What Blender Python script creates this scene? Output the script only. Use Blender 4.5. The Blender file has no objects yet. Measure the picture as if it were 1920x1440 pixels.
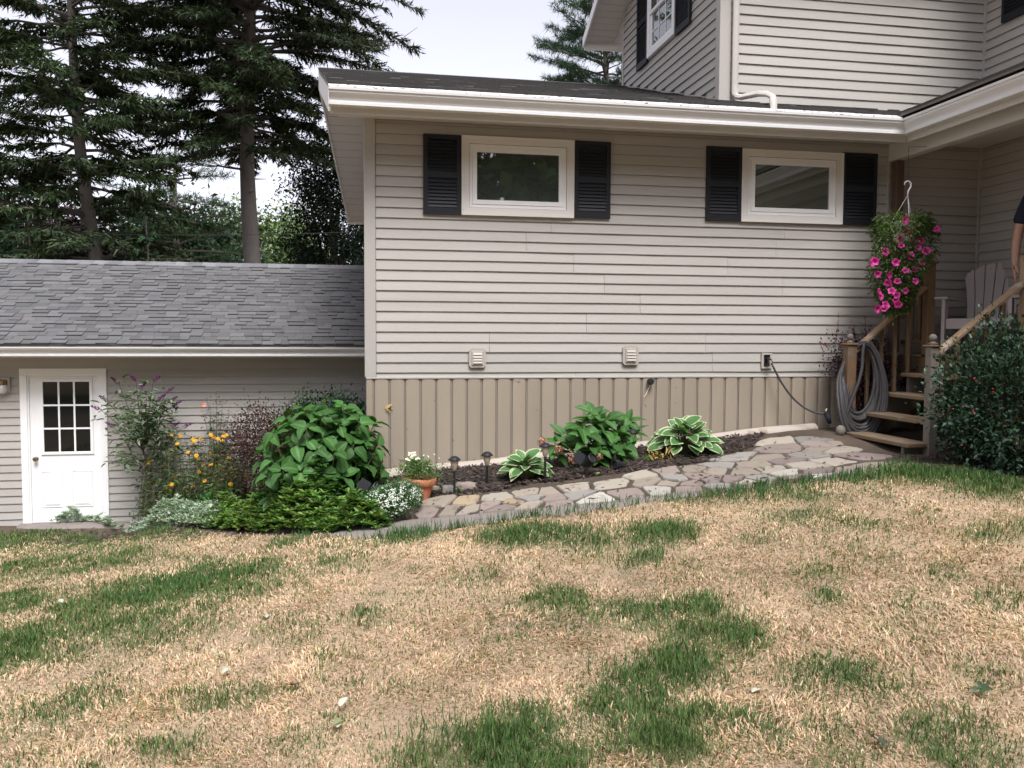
import bpy, math, random
import numpy as np
from mathutils import Vector, Matrix

random.seed(7)
RNG = np.random.default_rng(11)
R = math.radians
scene = bpy.context.scene
COL = scene.collection

# ------------------------------------------------------------------ camera
CAM_H = 1.55
F_PX, YAW, PITCH, ROLL = 1620.0, R(10.57), R(-3.15), R(0.25)
_fw = np.array([math.sin(YAW) * math.cos(PITCH), math.cos(YAW) * math.cos(PITCH), math.sin(PITCH)])
_rt = np.array([math.cos(YAW), -math.sin(YAW), 0.0])
_up = np.cross(_rt, _fw)
_rt, _up = math.cos(ROLL) * _rt + math.sin(ROLL) * _up, -math.sin(ROLL) * _rt + math.cos(ROLL) * _up
CAM_O = np.array([0, 0, CAM_H])
cam = bpy.data.cameras.new('camera')
cam.sensor_width = 36.0
cam.lens = 36.0 * F_PX / 1920.0
cam.clip_start, cam.clip_end = 0.05, 600.0
cam_ob = bpy.data.objects.new('camera', cam)
COL.objects.link(cam_ob)
cam_ob.matrix_world = Matrix(((_rt[0], _up[0], -_fw[0], 0), (_rt[1], _up[1], -_fw[1], 0), (_rt[2], _up[2], -_fw[2], CAM_H), (0, 0, 0, 1)))
scene.camera = cam_ob

# ------------------------------------------------------------------ sky, sun, exposure (bright overcast)
SUN_EL, SUN_AZ = R(57), R(174)          # azimuth clockwise from +y; veiled sun high behind the camera, a little to the right
w = bpy.data.worlds.new('World')
scene.world = w
w.use_nodes = True
nt = w.node_tree
nt.nodes.clear()
sky = nt.nodes.new('ShaderNodeTexSky')
sky.sky_type = 'NISHITA'
sky.sun_disc = False
sky.sun_elevation = SUN_EL
sky.sun_rotation = SUN_AZ
sky.air_density, sky.dust_density, sky.ozone_density = 1.0, 3.0, 1.0
hs = nt.nodes.new('ShaderNodeHueSaturation')
hs.inputs['Saturation'].default_value = 0.18
tint = nt.nodes.new('ShaderNodeMix'); tint.data_type = 'RGBA'; tint.blend_type = 'MULTIPLY'; tint.inputs[0].default_value = 1.0
tint.inputs[7].default_value = (0.965, 0.95, 1.03, 1)
bg = nt.nodes.new('ShaderNodeBackground')
bg.inputs[1].default_value = 0.096
wo = nt.nodes.new('ShaderNodeOutputWorld')
nt.links.new(sky.outputs[0], hs.inputs['Color'])
nt.links.new(hs.outputs[0], tint.inputs[6])
nt.links.new(tint.outputs[2], bg.inputs[0])
nt.links.new(bg.outputs[0], wo.inputs[0])
sun = bpy.data.lights.new('sun', 'SUN')
sun.energy, sun.angle, sun.color = 1.25, R(24), (1.0, 0.98, 0.955)
sun_ob = bpy.data.objects.new('sun', sun)
COL.objects.link(sun_ob)
_sd = Vector((math.sin(SUN_AZ) * math.cos(SUN_EL), math.cos(SUN_AZ) * math.cos(SUN_EL), math.sin(SUN_EL)))
sun_ob.rotation_euler = _sd.to_track_quat('Z', 'Y').to_euler()
sun_ob.location = (-6, -10, 20)
vs = scene.view_settings
vs.view_transform, vs.look, vs.gamma, vs.use_curve_mapping = 'Standard', 'None', 1.0, False
vs.exposure = 1.55
scene.cycles.max_bounces = 8
scene.cycles.diffuse_bounces = 3
scene.cycles.transparent_max_bounces = 8

# ------------------------------------------------------------------ layout helpers: photo pixel (1920 wide) + known plane -> point of the place
def ray(x, y):
    return _fw * F_PX + _rt * (x - 960) + _up * (720 - y)
def onY(x, y, Y):
    d = ray(x, y); return CAM_O + d * (Y / d[1])
def onX(x, y, X):
    d = ray(x, y); return CAM_O + d * (X / d[0])

# ground heights (metres) at known spots, smoothly interpolated
GC = np.array([(0, 0, -.02), (0, 2.5, 0), (-2, 2.5, -.08), (2.5, 2.5, .06), (-2.2, 5, -.22), (0, 5, .0), (2, 5, .14), (4, 4.6, .38), (5.2, 4.4, .45),
               (5.5, 6, .46), (4.6, 6.5, .48), (2.8, 6.72, .3), (1.2, 6.95, .13), (.5, 7.05, .02), (.05, 7.3, -.02), (-.3, 7.65, -.09), (-.8, 8.5, -.27), (-1.5, 9.8, -.47), (-2.0, 10.6, -.68), (-2.3, 11, -.9),
               (-4.1, 11.3, -.9), (-4, 8, -.72), (-3.2, 6, -.45), (-6, 11.8, -.95), (.4, 8.6, .16), (1.5, 8.55, .27), (2.2, 8.55, .34), (3, 8.55, .42), (3.8, 8.55, .49), (5, 8.6, .57), (1.5, 7.9, .22), (3, 7.9, .37), (4, 7.9, .46),
               (5.2, 7.5, .49), (6.5, 7.5, .55), (-3, 12, -.9), (-1, 12, -.82), (.1, 12, -.7), (-.2, 9, -.12), (-.6, 10, -.36), (-9, 12, -1.0), (-8, 4, -.9),
               (-6, 0, -.5), (8, 0, .3), (8, 8, .6), (4.8, 8, .55), (2.8, 7.4, .35)])
_C = 0.45
def _phi(r2): return np.sqrt(r2 + _C * _C)
_A = _phi(((GC[:, None, :2] - GC[None, :, :2]) ** 2).sum(-1)) - 1e-3 * np.eye(len(GC))
_W = np.linalg.solve(_A, GC[:, 2] - GC[:, 2].mean())
def gz(x, y):
    x = np.clip(np.asarray(x, float), -9, 8.5); y = np.clip(np.asarray(y, float), 0, 12.3)
    r2 = (x[..., None] - GC[:, 0]) ** 2 + (y[..., None] - GC[:, 1]) ** 2
    return (_phi(r2) @ _W) + GC[:, 2].mean()
def onG(x, y, lift=0.0):
    d = ray(x, y); d = d / np.linalg.norm(d)
    t0, t1 = 1.0, None
    for t in np.linspace(1.2, 30, 289):
        P = CAM_O + d * t
        if P[2] - lift < gz(P[0], P[1]):
            t1 = t; break
        t0 = t
    if t1 is None: t1 = 30
    for _ in range(24):
        m = (t0 + t1) / 2; P = CAM_O + d * m
        if P[2] - lift < gz(P[0], P[1]): t1 = m
        else: t0 = m
    return CAM_O + d * t1

# ------------------------------------------------------------------ mesh helpers
class MB:
    def __init__(s): s.v, s.f, s.c = [], [], []
    def add(s, verts, faces, col=None):
        o = len(s.v)
        s.v += [tuple(map(float, p)) for p in verts]
        s.f += [tuple(i + o for i in f) for f in faces]
        s.c += [col or (1, 1, 1)] * len(verts)
        return s
    def box(s, x0, x1, y0, y1, z0, z1, col=None):
        return s.add([(x0, y0, z0), (x1, y0, z0), (x1, y1, z0), (x0, y1, z0), (x0, y0, z1), (x1, y0, z1), (x1, y1, z1), (x0, y1, z1)],
                     [(0, 3, 2, 1), (4, 5, 6, 7), (0, 1, 5, 4), (1, 2, 6, 5), (2, 3, 7, 6), (3, 0, 4, 7)], col)
    def bbox(s, x0, x1, y0, y1, z0, z1, b=.004, col=None):
        """box with chamfered edges"""
        xs, ys, zs = (x0, x1), (y0, y1), (z0, z1)
        pts, idx = [], {}
        for i in (0, 1):
            for j in (0, 1):
                for k in (0, 1):
                    dx, dy, dz = (b if i == 0 else -b), (b if j == 0 else -b), (b if k == 0 else -b)
                    for a, p in enumerate(((xs[i], ys[j] + dy, zs[k] + dz), (xs[i] + dx, ys[j], zs[k] + dz), (xs[i] + dx, ys[j] + dy, zs[k]))):
                        idx[i, j, k, a] = len(pts); pts.append(p)
        F = []
        for i in (0, 1): F.append([idx[i, 0, 0, 0], idx[i, 1, 0, 0], idx[i, 1, 1, 0], idx[i, 0, 1, 0]])
        for j in (0, 1): F.append([idx[0, j, 0, 1], idx[1, j, 0, 1], idx[1, j, 1, 1], idx[0, j, 1, 1]])
        for k in (0, 1): F.append([idx[0, 0, k, 2], idx[1, 0, k, 2], idx[1, 1, k, 2], idx[0, 1, k, 2]])
        for i in (0, 1):
            for j in (0, 1): F.append([idx[i, j, 0, 0], idx[i, j, 1, 0], idx[i, j, 1, 1], idx[i, j, 0, 1]])
            for k in (0, 1): F.append([idx[i, 0, k, 0], idx[i, 1, k, 0], idx[i, 1, k, 2], idx[i, 0, k, 2]])
        for j in (0, 1):
            for k in (0, 1): F.append([idx[0, j, k, 1], idx[1, j, k, 1], idx[1, j, k, 2], idx[0, j, k, 2]])
        for i in (0, 1):
            for j in (0, 1):
                for k in (0, 1): F.append([idx[i, j, k, 0], idx[i, j, k, 1], idx[i, j, k, 2]])
        return s.add(pts, F, col)
    def tube(s, pts, r, n=8, cap=True, col=None, flat=1.0):
        pts = [Vector(p) for p in pts]; m = len(pts)
        rr = r if isinstance(r, (list, tuple)) else [r] * m
        V, Fc = [], []
        prev = None
        for i, p in enumerate(pts):
            t = (pts[min(i + 1, m - 1)] - pts[max(i - 1, 0)]).normalized()
            if prev is None:
                a = t.cross(Vector((0, 0, 1)))
                if a.length < 1e-3: a = Vector((1, 0, 0))
                a.normalize()
            else:
                a = (prev - t * prev.dot(t)).normalized()
            prev = a
            b = t.cross(a)
            for k in range(n):
                an = 2 * math.pi * (k + .5) / n
                V.append(p + a * (math.cos(an) * rr[i]) + b * (math.sin(an) * rr[i] * flat))
        for i in range(m - 1):
            for k in range(n):
                k2 = (k + 1) % n
                Fc.append((i * n + k, i * n + k2, (i + 1) * n + k2, (i + 1) * n + k))
        if cap:
            Fc.append(tuple(range(n - 1, -1, -1))); Fc.append(tuple((m - 1) * n + k for k in range(n)))
        return s.add(V, Fc, col)
    def lathe(s, prof, c=(0, 0, 0), n=16, col=None, M=None):
        V, Fc = [], []
        for r, z in prof:
            for k in range(n):
                a = 2 * math.pi * k / n
                p = Vector((r * math.cos(a), r * math.sin(a), z))
                if M is not None: p = M @ p
                V.append(p + Vector(c))
        m = len(prof)
        for i in range(m - 1):
            for k in range(n):
                k2 = (k + 1) % n
                Fc.append((i * n + k, i * n + k2, (i + 1) * n + k2, (i + 1) * n + k))
        Fc.append(tuple(range(n - 1, -1, -1))); Fc.append(tuple((m - 1) * n + k for k in range(n)))
        return s.add(V, Fc, col)
    def prism(s, poly, d, col=None):
        """polygon (3-D points) pushed along vector d"""
        n = len(poly); d = Vector(d)
        V = [Vector(p) for p in poly] + [Vector(p) + d for p in poly]
        Fc = [tuple(range(n - 1, -1, -1)), tuple(range(n, 2 * n))] + [(i, (i + 1) % n, n + (i + 1) % n, n + i) for i in range(n)]
        return s.add(V, Fc, col)
    def mesh(s, name, smooth=False, fix=True):
        me = bpy.data.meshes.new(name)
        me.from_pydata(s.v, [], s.f)
        a = me.color_attributes.new('Col', 'FLOAT_COLOR', 'POINT')
        a.data.foreach_set('color', np.c_[np.array(s.c, 'f4').reshape(-1, 3), np.ones(len(s.v), 'f4')].ravel())
        if fix and len(s.f) < 60000:
            import bmesh
            bm = bmesh.new(); bm.from_mesh(me); bmesh.ops.recalc_face_normals(bm, faces=bm.faces); bm.to_mesh(me); bm.free()
        if smooth:
            me.polygons.foreach_set('use_smooth', [True] * len(me.polygons))
            if smooth != 'all':
                me.set_sharp_from_angle(angle=R(40))
        me.update()
        return me
    def build(s, name, mat, parent=None, smooth=False, fix=True, **kw):
        return link(name, s.mesh(name, smooth, fix), mat, parent, **kw)

def link(name, me, mat, parent=None, loc=None, kind=None, label=None, cat=None, group=None):
    o = bpy.data.objects.new(name, me)
    COL.objects.link(o)
    if mat is not None and not me.materials: me.materials.append(mat)
    if parent is not None:
        o.parent = parent
        o.matrix_parent_inverse = wm(parent).inverted()
    if loc is not None: o.location = loc
    if kind: o['kind'] = kind
    if label: o['label'] = label
    if cat: o['category'] = cat
    if group: o['group'] = group
    return o
def wm(o):
    m = o.matrix_basis.copy()
    if o.parent is not None: m = wm(o.parent) @ o.matrix_parent_inverse @ m
    return m
def thing(name, label, cat, loc=(0, 0, 0), group=None):
    o = bpy.data.objects.new(name, None); COL.objects.link(o)
    o.empty_display_size = .1
    o.location = tuple(map(float, loc)); o['label'] = label; o['category'] = cat
    if group: o['group'] = group
    return o
def tag(o, label, cat, group=None):
    o['label'] = label; o['category'] = cat
    if group: o['group'] = group
    return o
def copy_tree(o, parent=None, **kw):
    c = o.copy(); COL.objects.link(c)
    if parent is not None: c.parent = parent
    for ch in list(o.children): copy_tree(ch, c)
    for k, v in kw.items(): c[k] = v
    return c

def fast_mesh(name, V, polys, colors=None, smooth=False):
    """V (n,3); polys: list of int arrays (m,k)"""
    me = bpy.data.meshes.new(name)
    V = np.ascontiguousarray(V, 'f4')
    me.vertices.add(len(V)); me.vertices.foreach_set('co', V.ravel())
    nl = sum(p.size for p in polys); npoly = sum(len(p) for p in polys)
    me.loops.add(nl); me.polygons.add(npoly)
    me.loops.foreach_set('vertex_index', np.concatenate([p.ravel() for p in polys]).astype('i4'))
    tot = np.concatenate([np.full(len(p), p.shape[1], 'i4') for p in polys])
    me.polygons.foreach_set('loop_start', np.concatenate([[0], np.cumsum(tot)[:-1]]).astype('i4'))
    if smooth: me.polygons.foreach_set('use_smooth', np.ones(npoly, bool))
    if colors is not None:
        a = me.color_attributes.new('Col', 'FLOAT_COLOR', 'POINT')
        a.data.foreach_set('color', np.c_[np.asarray(colors, 'f4'), np.ones(len(V), 'f4')].ravel())
    me.update(calc_edges=True)
    me.validate()
    return me

def unit(a): return a / np.maximum(np.linalg.norm(a, axis=-1, keepdims=True), 1e-9)
TRI = (np.array([(-.5, 0, 0), (.5, .05, 0), (0, 1, -.04)]), [np.array([(0, 1, 2)])])
# leaf templates: x across, y along, z up
DIAMOND = (np.array([(0, 0, 0), (.5, .45, .06), (0, 1, -.05), (-.5, .45, .06)]), [np.array([(0, 1, 2), (0, 2, 3)])])
LEAF6 = (np.array([(0, 0, 0), (.42, .3, .1), (.36, .68, .06), (0, 1, -.12), (-.36, .68, .06), (-.42, .3, .1), (0, .5, -.02)]),
         [np.array([(0, 1, 6), (1, 2, 6), (2, 3, 6), (3, 4, 6), (4, 5, 6), (5, 0, 6)])])
PETAL5 = (np.array([(0, 0, -.05)] + [((.5 if k % 2 == 0 else .33) * math.cos(k * math.pi / 5), (.5 if k % 2 == 0 else .33) * math.sin(k * math.pi / 5), .06) for k in range(10)]),
          [np.array([(0, 1 + k, 1 + (k + 1) % 10) for k in range(10)])])
def leaf_cloud(P, D, U, L, Wd, C, tmpl=DIAMOND):
    """many leaves as arrays: base points P, directions D, upward hints U, length L, width Wd, colours C"""
    P, D, U = np.asarray(P, float), unit(np.asarray(D, float)), np.asarray(U, float)
    X = unit(np.cross(D, U)); Z = np.cross(X, D)
    tv, tf = tmpl
    n, k = len(P), len(tv)
    L = np.broadcast_to(np.asarray(L, float), n)[:, None, None]; Wd = np.broadcast_to(np.asarray(Wd, float), n)[:, None, None]
    V = P[:, None, :] + X[:, None, :] * (tv[None, :, 0:1] * Wd) + D[:, None, :] * (tv[None, :, 1:2] * L) + Z[:, None, :] * (tv[None, :, 2:3] * L)
    polys = [(f[None] + (np.arange(n) * k)[:, None, None]).reshape(-1, f.shape[1]) for f in tf]
    Cc = np.repeat(np.asarray(C, float)[:, None, :], k, 1).reshape(-1, 3)
    return V.reshape(-1, 3), polys, Cc
def join_clouds(cl):
    Vs, Ps, Cs, o = [], [], [], 0
    for V, P, C in cl:
        Vs.append(V); Cs.append(C); Ps += [p + o for p in P]; o += len(V)
    return np.concatenate(Vs), Ps, np.concatenate(Cs)
def cmix(n, cols, jit=.2, rng=RNG):
    cols = np.array(cols, float)
    c = cols[rng.integers(0, len(cols), n)]
    return np.clip(c * (1 + jit * (rng.random((n, 1)) * 2 - 1)) * (1 + .08 * (rng.random((n, 3)) * 2 - 1)), 0, 1)
def rdir(n, rng=RNG):
    return unit(rng.normal(size=(n, 3)))

# ------------------------------------------------------------------ materials (procedural)
def mat(name, col=(.5, .5, .5), rough=.6, var=.12, scale=6.0, objvar=0.0, attr=False, bump=0.0, bscale=60.0, transl=0.0, spec=.5, metal=0.0,
        stretch=(1, 1, 1), spots=None, col2=None, ior=None, coat=0.0, objcoord=True):
    m = bpy.data.materials.new(name); m.use_nodes = True
    t = m.node_tree; N, L = t.nodes, t.links
    b = N['Principled BSDF']
    b.inputs['Roughness'].default_value = rough; b.inputs['Metallic'].default_value = metal
    b.inputs['Specular IOR Level'].default_value = spec
    b.inputs['Coat Weight'].default_value = coat
    if ior: b.inputs['IOR'].default_value = ior
    tc = N.new('ShaderNodeTexCoord'); mp = N.new('ShaderNodeMapping'); mp.inputs['Scale'].default_value = stretch
    geo = N.new('ShaderNodeNewGeometry')
    L.new(geo.outputs['Position'] if not objcoord else tc.outputs['Object'], mp.inputs[0])
    if attr:
        a = N.new('ShaderNodeAttribute'); a.attribute_name = 'Col'; src = a.outputs['Color']
    else:
        c = N.new('ShaderNodeRGB'); c.outputs[0].default_value = (*col, 1); src = c.outputs[0]
    nz = N.new('ShaderNodeTexNoise'); nz.inputs['Scale'].default_value = scale; nz.inputs['Detail'].default_value = 6; nz.inputs['Roughness'].default_value = .65
    L.new(mp.outputs[0], nz.inputs['Vector'])
    if col2 is not None:
        rp = N.new('ShaderNodeMapRange'); rp.inputs[1].default_value = .42; rp.inputs[2].default_value = .62
        L.new(nz.outputs['Fac'], rp.inputs[0])
        mx = N.new('ShaderNodeMix'); mx.data_type = 'RGBA'; mx.inputs[7].default_value = (*col2, 1)
        L.new(rp.outputs[0], mx.inputs[0]); L.new(src, mx.inputs[6]); src = mx.outputs[2]
    # multiplier = 1 + var*(noise-.5)*2 + objvar*(random-.5)*2
    m1 = N.new('ShaderNodeMath'); m1.operation = 'MULTIPLY_ADD'; m1.inputs[1].default_value = 2 * var; m1.inputs[2].default_value = 1 - var
    L.new(nz.outputs['Fac'], m1.inputs[0]); f = m1.outputs[0]
    if objvar:
        oi = N.new('ShaderNodeObjectInfo')
        m2 = N.new('ShaderNodeMath'); m2.operation = 'MULTIPLY_ADD'; m2.inputs[1].default_value = 2 * objvar
        m3 = N.new('ShaderNodeMath'); m3.operation = 'SUBTRACT'; m3.inputs[1].default_value = objvar
        L.new(oi.outputs['Random'], m2.inputs[0]); L.new(f, m2.inputs[2]); L.new(m2.outputs[0], m3.inputs[0]); f = m3.outputs[0]
    sc = N.new('ShaderNodeVectorMath'); sc.operation = 'SCALE'
    L.new(src, sc.inputs[0]); L.new(f, sc.inputs['Scale']); src = sc.outputs[0]
    if spots:
        scol, sscale, thr, soft = spots
        n2 = N.new('ShaderNodeTexNoise'); n2.inputs['Scale'].default_value = sscale; n2.inputs['Detail'].default_value = 3
        L.new(geo.outputs['Position'], n2.inputs['Vector'])
        mr = N.new('ShaderNodeMapRange'); mr.inputs[1].default_value = thr; mr.inputs[2].default_value = thr + soft
        L.new(n2.outputs['Fac'], mr.inputs[0])
        mx = N.new('ShaderNodeMix'); mx.data_type = 'RGBA'; mx.inputs[7].default_value = (*scol, 1)
        L.new(mr.outputs[0], mx.inputs[0]); L.new(src, mx.inputs[6]); src = mx.outputs[2]
    L.new(src, b.inputs['Base Color'])
    if bump:
        nb = N.new('ShaderNodeTexNoise'); nb.inputs['Scale'].default_value = bscale; nb.inputs['Detail'].default_value = 5
        L.new(mp.outputs[0], nb.inputs['Vector'])
        bp = N.new('ShaderNodeBump'); bp.inputs['Strength'].default_value = bump; bp.inputs['Distance'].default_value = .01
        L.new(nb.outputs['Fac'], bp.inputs['Height']); L.new(bp.outputs[0], b.inputs['Normal'])
    if transl:
        tr = N.new('ShaderNodeBsdfTranslucent'); ms = N.new('ShaderNodeMixShader'); ms.inputs[0].default_value = transl
        br = N.new('ShaderNodeVectorMath'); br.operation = 'MULTIPLY'; br.inputs[1].default_value = (1.3, 1.5, .7)
        L.new(src, br.inputs[0]); L.new(br.outputs[0], tr.inputs[0])
        out = N['Material Output']
        L.new(b.outputs[0], ms.inputs[1]); L.new(tr.outputs[0], ms.inputs[2]); L.new(ms.outputs[0], out.inputs[0])
    return m

m_siding = mat('vinyl_siding', (.378, .358, .328), .55, .12, 3.0, .035, bump=.06, bscale=90, stretch=(.25, .25, 3), spots=((.30, .27, .24), 38, .735, .05), objcoord=False)
m_siding_up = mat('vinyl_siding_clean', (.375, .355, .325), .5, .08, 3.0, .03, bump=.05, bscale=90, stretch=(.25, .25, 3), objcoord=False)
m_trim = mat('trim_tan', (.385, .366, .34), .5, .06, 2.5, spots=((.33, .29, .25), 30, .72, .06), objcoord=False)
m_core = mat('wall_core', (.16, .145, .13), .9, .05)
m_skirt = mat('skirt_paint', (.30, .252, .194), .6, .14, 3.0, .05, bump=.12, bscale=40, stretch=(1, 1, .35), spots=((.17, .14, .115), 17, .71, .05), objcoord=False)
m_white = mat('white_paint', (.80, .80, .80), .45, .05, 2.0, bump=.02)
m_gutter = mat('white_gutter', (.66, .66, .655), .35, .08, 2.0, stretch=(.3, .3, 2), objcoord=False)
m_guard = mat('gutter_guard', (.74, .73, .72), .5, .06, 3.0, spots=((.05, .05, .05), 26, .585, .03), objcoord=False)
m_fascia = mat('cream_fascia', (.52, .505, .475), .5, .10, 1.2, stretch=(.5, .5, 2), spots=((.34, .29, .22), 14, .71, .08), objcoord=False)
m_pipe = mat('beige_pipe', (.47, .44, .40), .5, .08, 3, spots=((.30, .26, .21), 16, .70, .06), objcoord=False)
m_soffit = mat('soffit_white', (.60, .585, .56), .55, .05, 2.0, objcoord=False)
m_cream = mat('cream_casing', (.66, .64, .60), .5, .07, 2.5, spots=((.40, .34, .27), 12, .72, .06), objcoord=False)
m_shutter = mat('black_shutter', (.010, .012, .017), .5, .1, 4, spec=.35)
m_doorglass = mat('door_glass', (.006, .008, .007), .02, 0, spec=.5, ior=1.38)
m_glass = mat('window_glass', (.046, .057, .050), .016, 0, spec=.5, ior=2.3)
m_screen = mat('shade_grey', (.10, .10, .10), .35, .05)
m_shing_g = mat('shingle_grey', attr=True, rough=.9, var=.22, scale=140, bump=.3, bscale=220, spots=((.10, .10, .105), 3.0, .60, .2), objcoord=False)
m_shing_d = mat('shingle_dark', attr=True, rough=.9, var=.35, scale=60, bump=.3, bscale=200, objcoord=False)
m_wood = mat('weathered_wood', (.165, .100, .052), .75, .34, 5.0, .10, bump=.25, bscale=30, stretch=(7, 7, .8), spots=((.15, .125, .095), 7, .54, .15), objcoord=False)
m_woodx = mat('weathered_tread', (.215, .152, .092), .8, .30, 5.0, .08, bump=.25, bscale=30, stretch=(7, .8, 7), spots=((.24, .20, .15), 8, .56, .15), objcoord=False)
m_rail = mat('pale_rail', (.35, .235, .14), .7, .3, 5.0, .06, bump=.2, bscale=30, stretch=(2, 6, 2), spots=((.46, .38, .30), 6, .55, .1), objcoord=False)
m_woodcool = mat('grey_wood', (.18, .155, .13), .8, .25, 5.0, .1, bump=.2, bscale=30, stretch=(7, 7, .8), objcoord=False)
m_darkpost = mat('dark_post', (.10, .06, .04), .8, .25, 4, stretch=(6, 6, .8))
m_terra = mat('terracotta', (.46, .165, .085), .8, .16, 9, bump=.1, bscale=50, spots=((.52, .30, .20), 11, .60, .1), objcoord=False)
m_stone = mat('flagstone', attr=True, rough=.85, var=.14, scale=7, bump=.35, bscale=28, spots=((.14, .115, .09), 10, .60, .14), objcoord=False)
m_joint = mat('joint_soil', (.062, .046, .034), .95, .4, 20, bump=.6, bscale=50, objcoord=False)
m_conc = mat('old_concrete', (.205, .178, .160), .9, .22, 5, bump=.25, bscale=70, spots=((.22, .18, .15), 45, .60, .1), objcoord=False)
m_mulch = mat('mulch_soil', (.028, .020, .015), .95, .5, 25, bump=.8, bscale=45, objcoord=False)
m_chips = mat('mulch_chips', attr=True, rough=.9, var=.3, scale=40)
m_log = mat('pale_log', (.40, .35, .30), .8, .16, 5, bump=.2, bscale=30, stretch=(.5, 4, 4), spots=((.26, .20, .15), 6, .56, .12), objcoord=False)
m_ground = mat('lawn_thatch', attr=True, rough=.95, var=.4, scale=28, bump=.9, bscale=60, objcoord=False)
m_blade = mat('grass_blades', attr=True, rough=.7, var=0, spec=.2, transl=.22)
m_leaf = mat('leaf', attr=True, rough=.5, var=.12, scale=14, transl=.22, spec=.35)
m_leafgloss = mat('glossy_leaf', attr=True, rough=.42, var=.1, scale=14, transl=.06, spec=.4)
m_needle = mat('needles', attr=True, rough=.65, var=0, transl=.10, spec=.25)
m_petal = mat('petals', attr=True, rough=.6, var=.05, transl=.25, spec=.2)
m_bark = mat('bark', (.150, .134, .120), .95, .35, 9, bump=.9, bscale=18, stretch=(1, 1, .45), objcoord=False)
m_twig = mat('grey_twigs', (.10, .085, .072), .9, .2, 10)
m_stem = mat('green_stem', (.10, .11, .045), .7, .2, 10)
m_brownstem = mat('brown_stem', (.14, .10, .06), .8, .2, 10)
m_black = mat('black_plastic', (.014, .014, .017), .42, .15, 10)
m_lens = mat('amber_lens', (.36, .30, .22), .15, .2, 20, spec=.8)
m_chrome = mat('chrome', (.7, .7, .7), .2, 0, metal=1)
m_brass = mat('old_brass', (.28, .22, .14), .35, .1, metal=1)
m_hose = mat('grey_hose', (.055, .052, .055), .6, .18, 12, spots=((.10, .085, .08), 20, .6, .1), objcoord=False)
m_cable = mat('dark_cable', (.03, .028, .028), .5, .1)
m_taupe = mat('taupe_plastic', (.43, .375, .365), .55, .05, 3)
m_vent = mat('vent_tan', (.40, .36, .315), .5, .06, 8)
m_skin = mat('skin', (.44, .25, .18), .55, .06, 8)
m_navy = mat('navy_cloth', (.010, .013, .030), .9, .15, 20)
m_khaki = mat('khaki_cloth', (.26, .19, .15), .9, .15, 20)
m_hair = mat('hair', (.08, .06, .05), .8, .2, 30)
m_dark = mat('dark_interior', (.02, .02, .02), .9, 0)
m_stain = mat('yellow_stain', (.50, .34, .13), .8, .2, 40)
m_clear = mat('lantern_glass', (.55, .55, .55), .12, .1, 10, spec=.8)
def leafmat(name, col, objvar=.22, rough=.42, var=.14, scale=9, transl=.2, col2=None):
    return mat(name, col, rough, var, scale, objvar, transl=transl, spec=.4, col2=col2)
m_hyd = mat('hydrangea_leaf', attr=True, rough=.52, var=.22, scale=7, objvar=.30, transl=.22, spec=.25)
m_hyd2 = mat('small_hydrangea_leaf', attr=True, rough=.5, var=.2, scale=8, objvar=.26, transl=.22, spec=.25)
m_pink = mat('petunia_pink', attr=True, rough=.55, var=.08, objvar=.2, transl=.25)
m_head = mat('faded_flower', attr=True, rough=.8, var=.15, scale=60, transl=.1)
m_hosta = mat('hosta_leaf', attr=True, rough=.52, var=.2, scale=10, objvar=.15, transl=.18, spec=.4)

# ------------------------------------------------------------------ ground
def px_ground(pts): return [onG(*p)[:2] for p in pts]
def inpoly(x, y, poly):
    x, y = np.asarray(x), np.asarray(y); r = np.zeros(x.shape, bool); n = len(poly); j = n - 1
    for i in range(n):
        xi, yi = poly[i]; xj, yj = poly[j]
        c = ((yi > y) != (yj > y)) & (x < (xj - xi) * (y - yi) / ((yj - yi) if yj != yi else 1e-9) + xi)
        r ^= c; j = i
    return r
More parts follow.
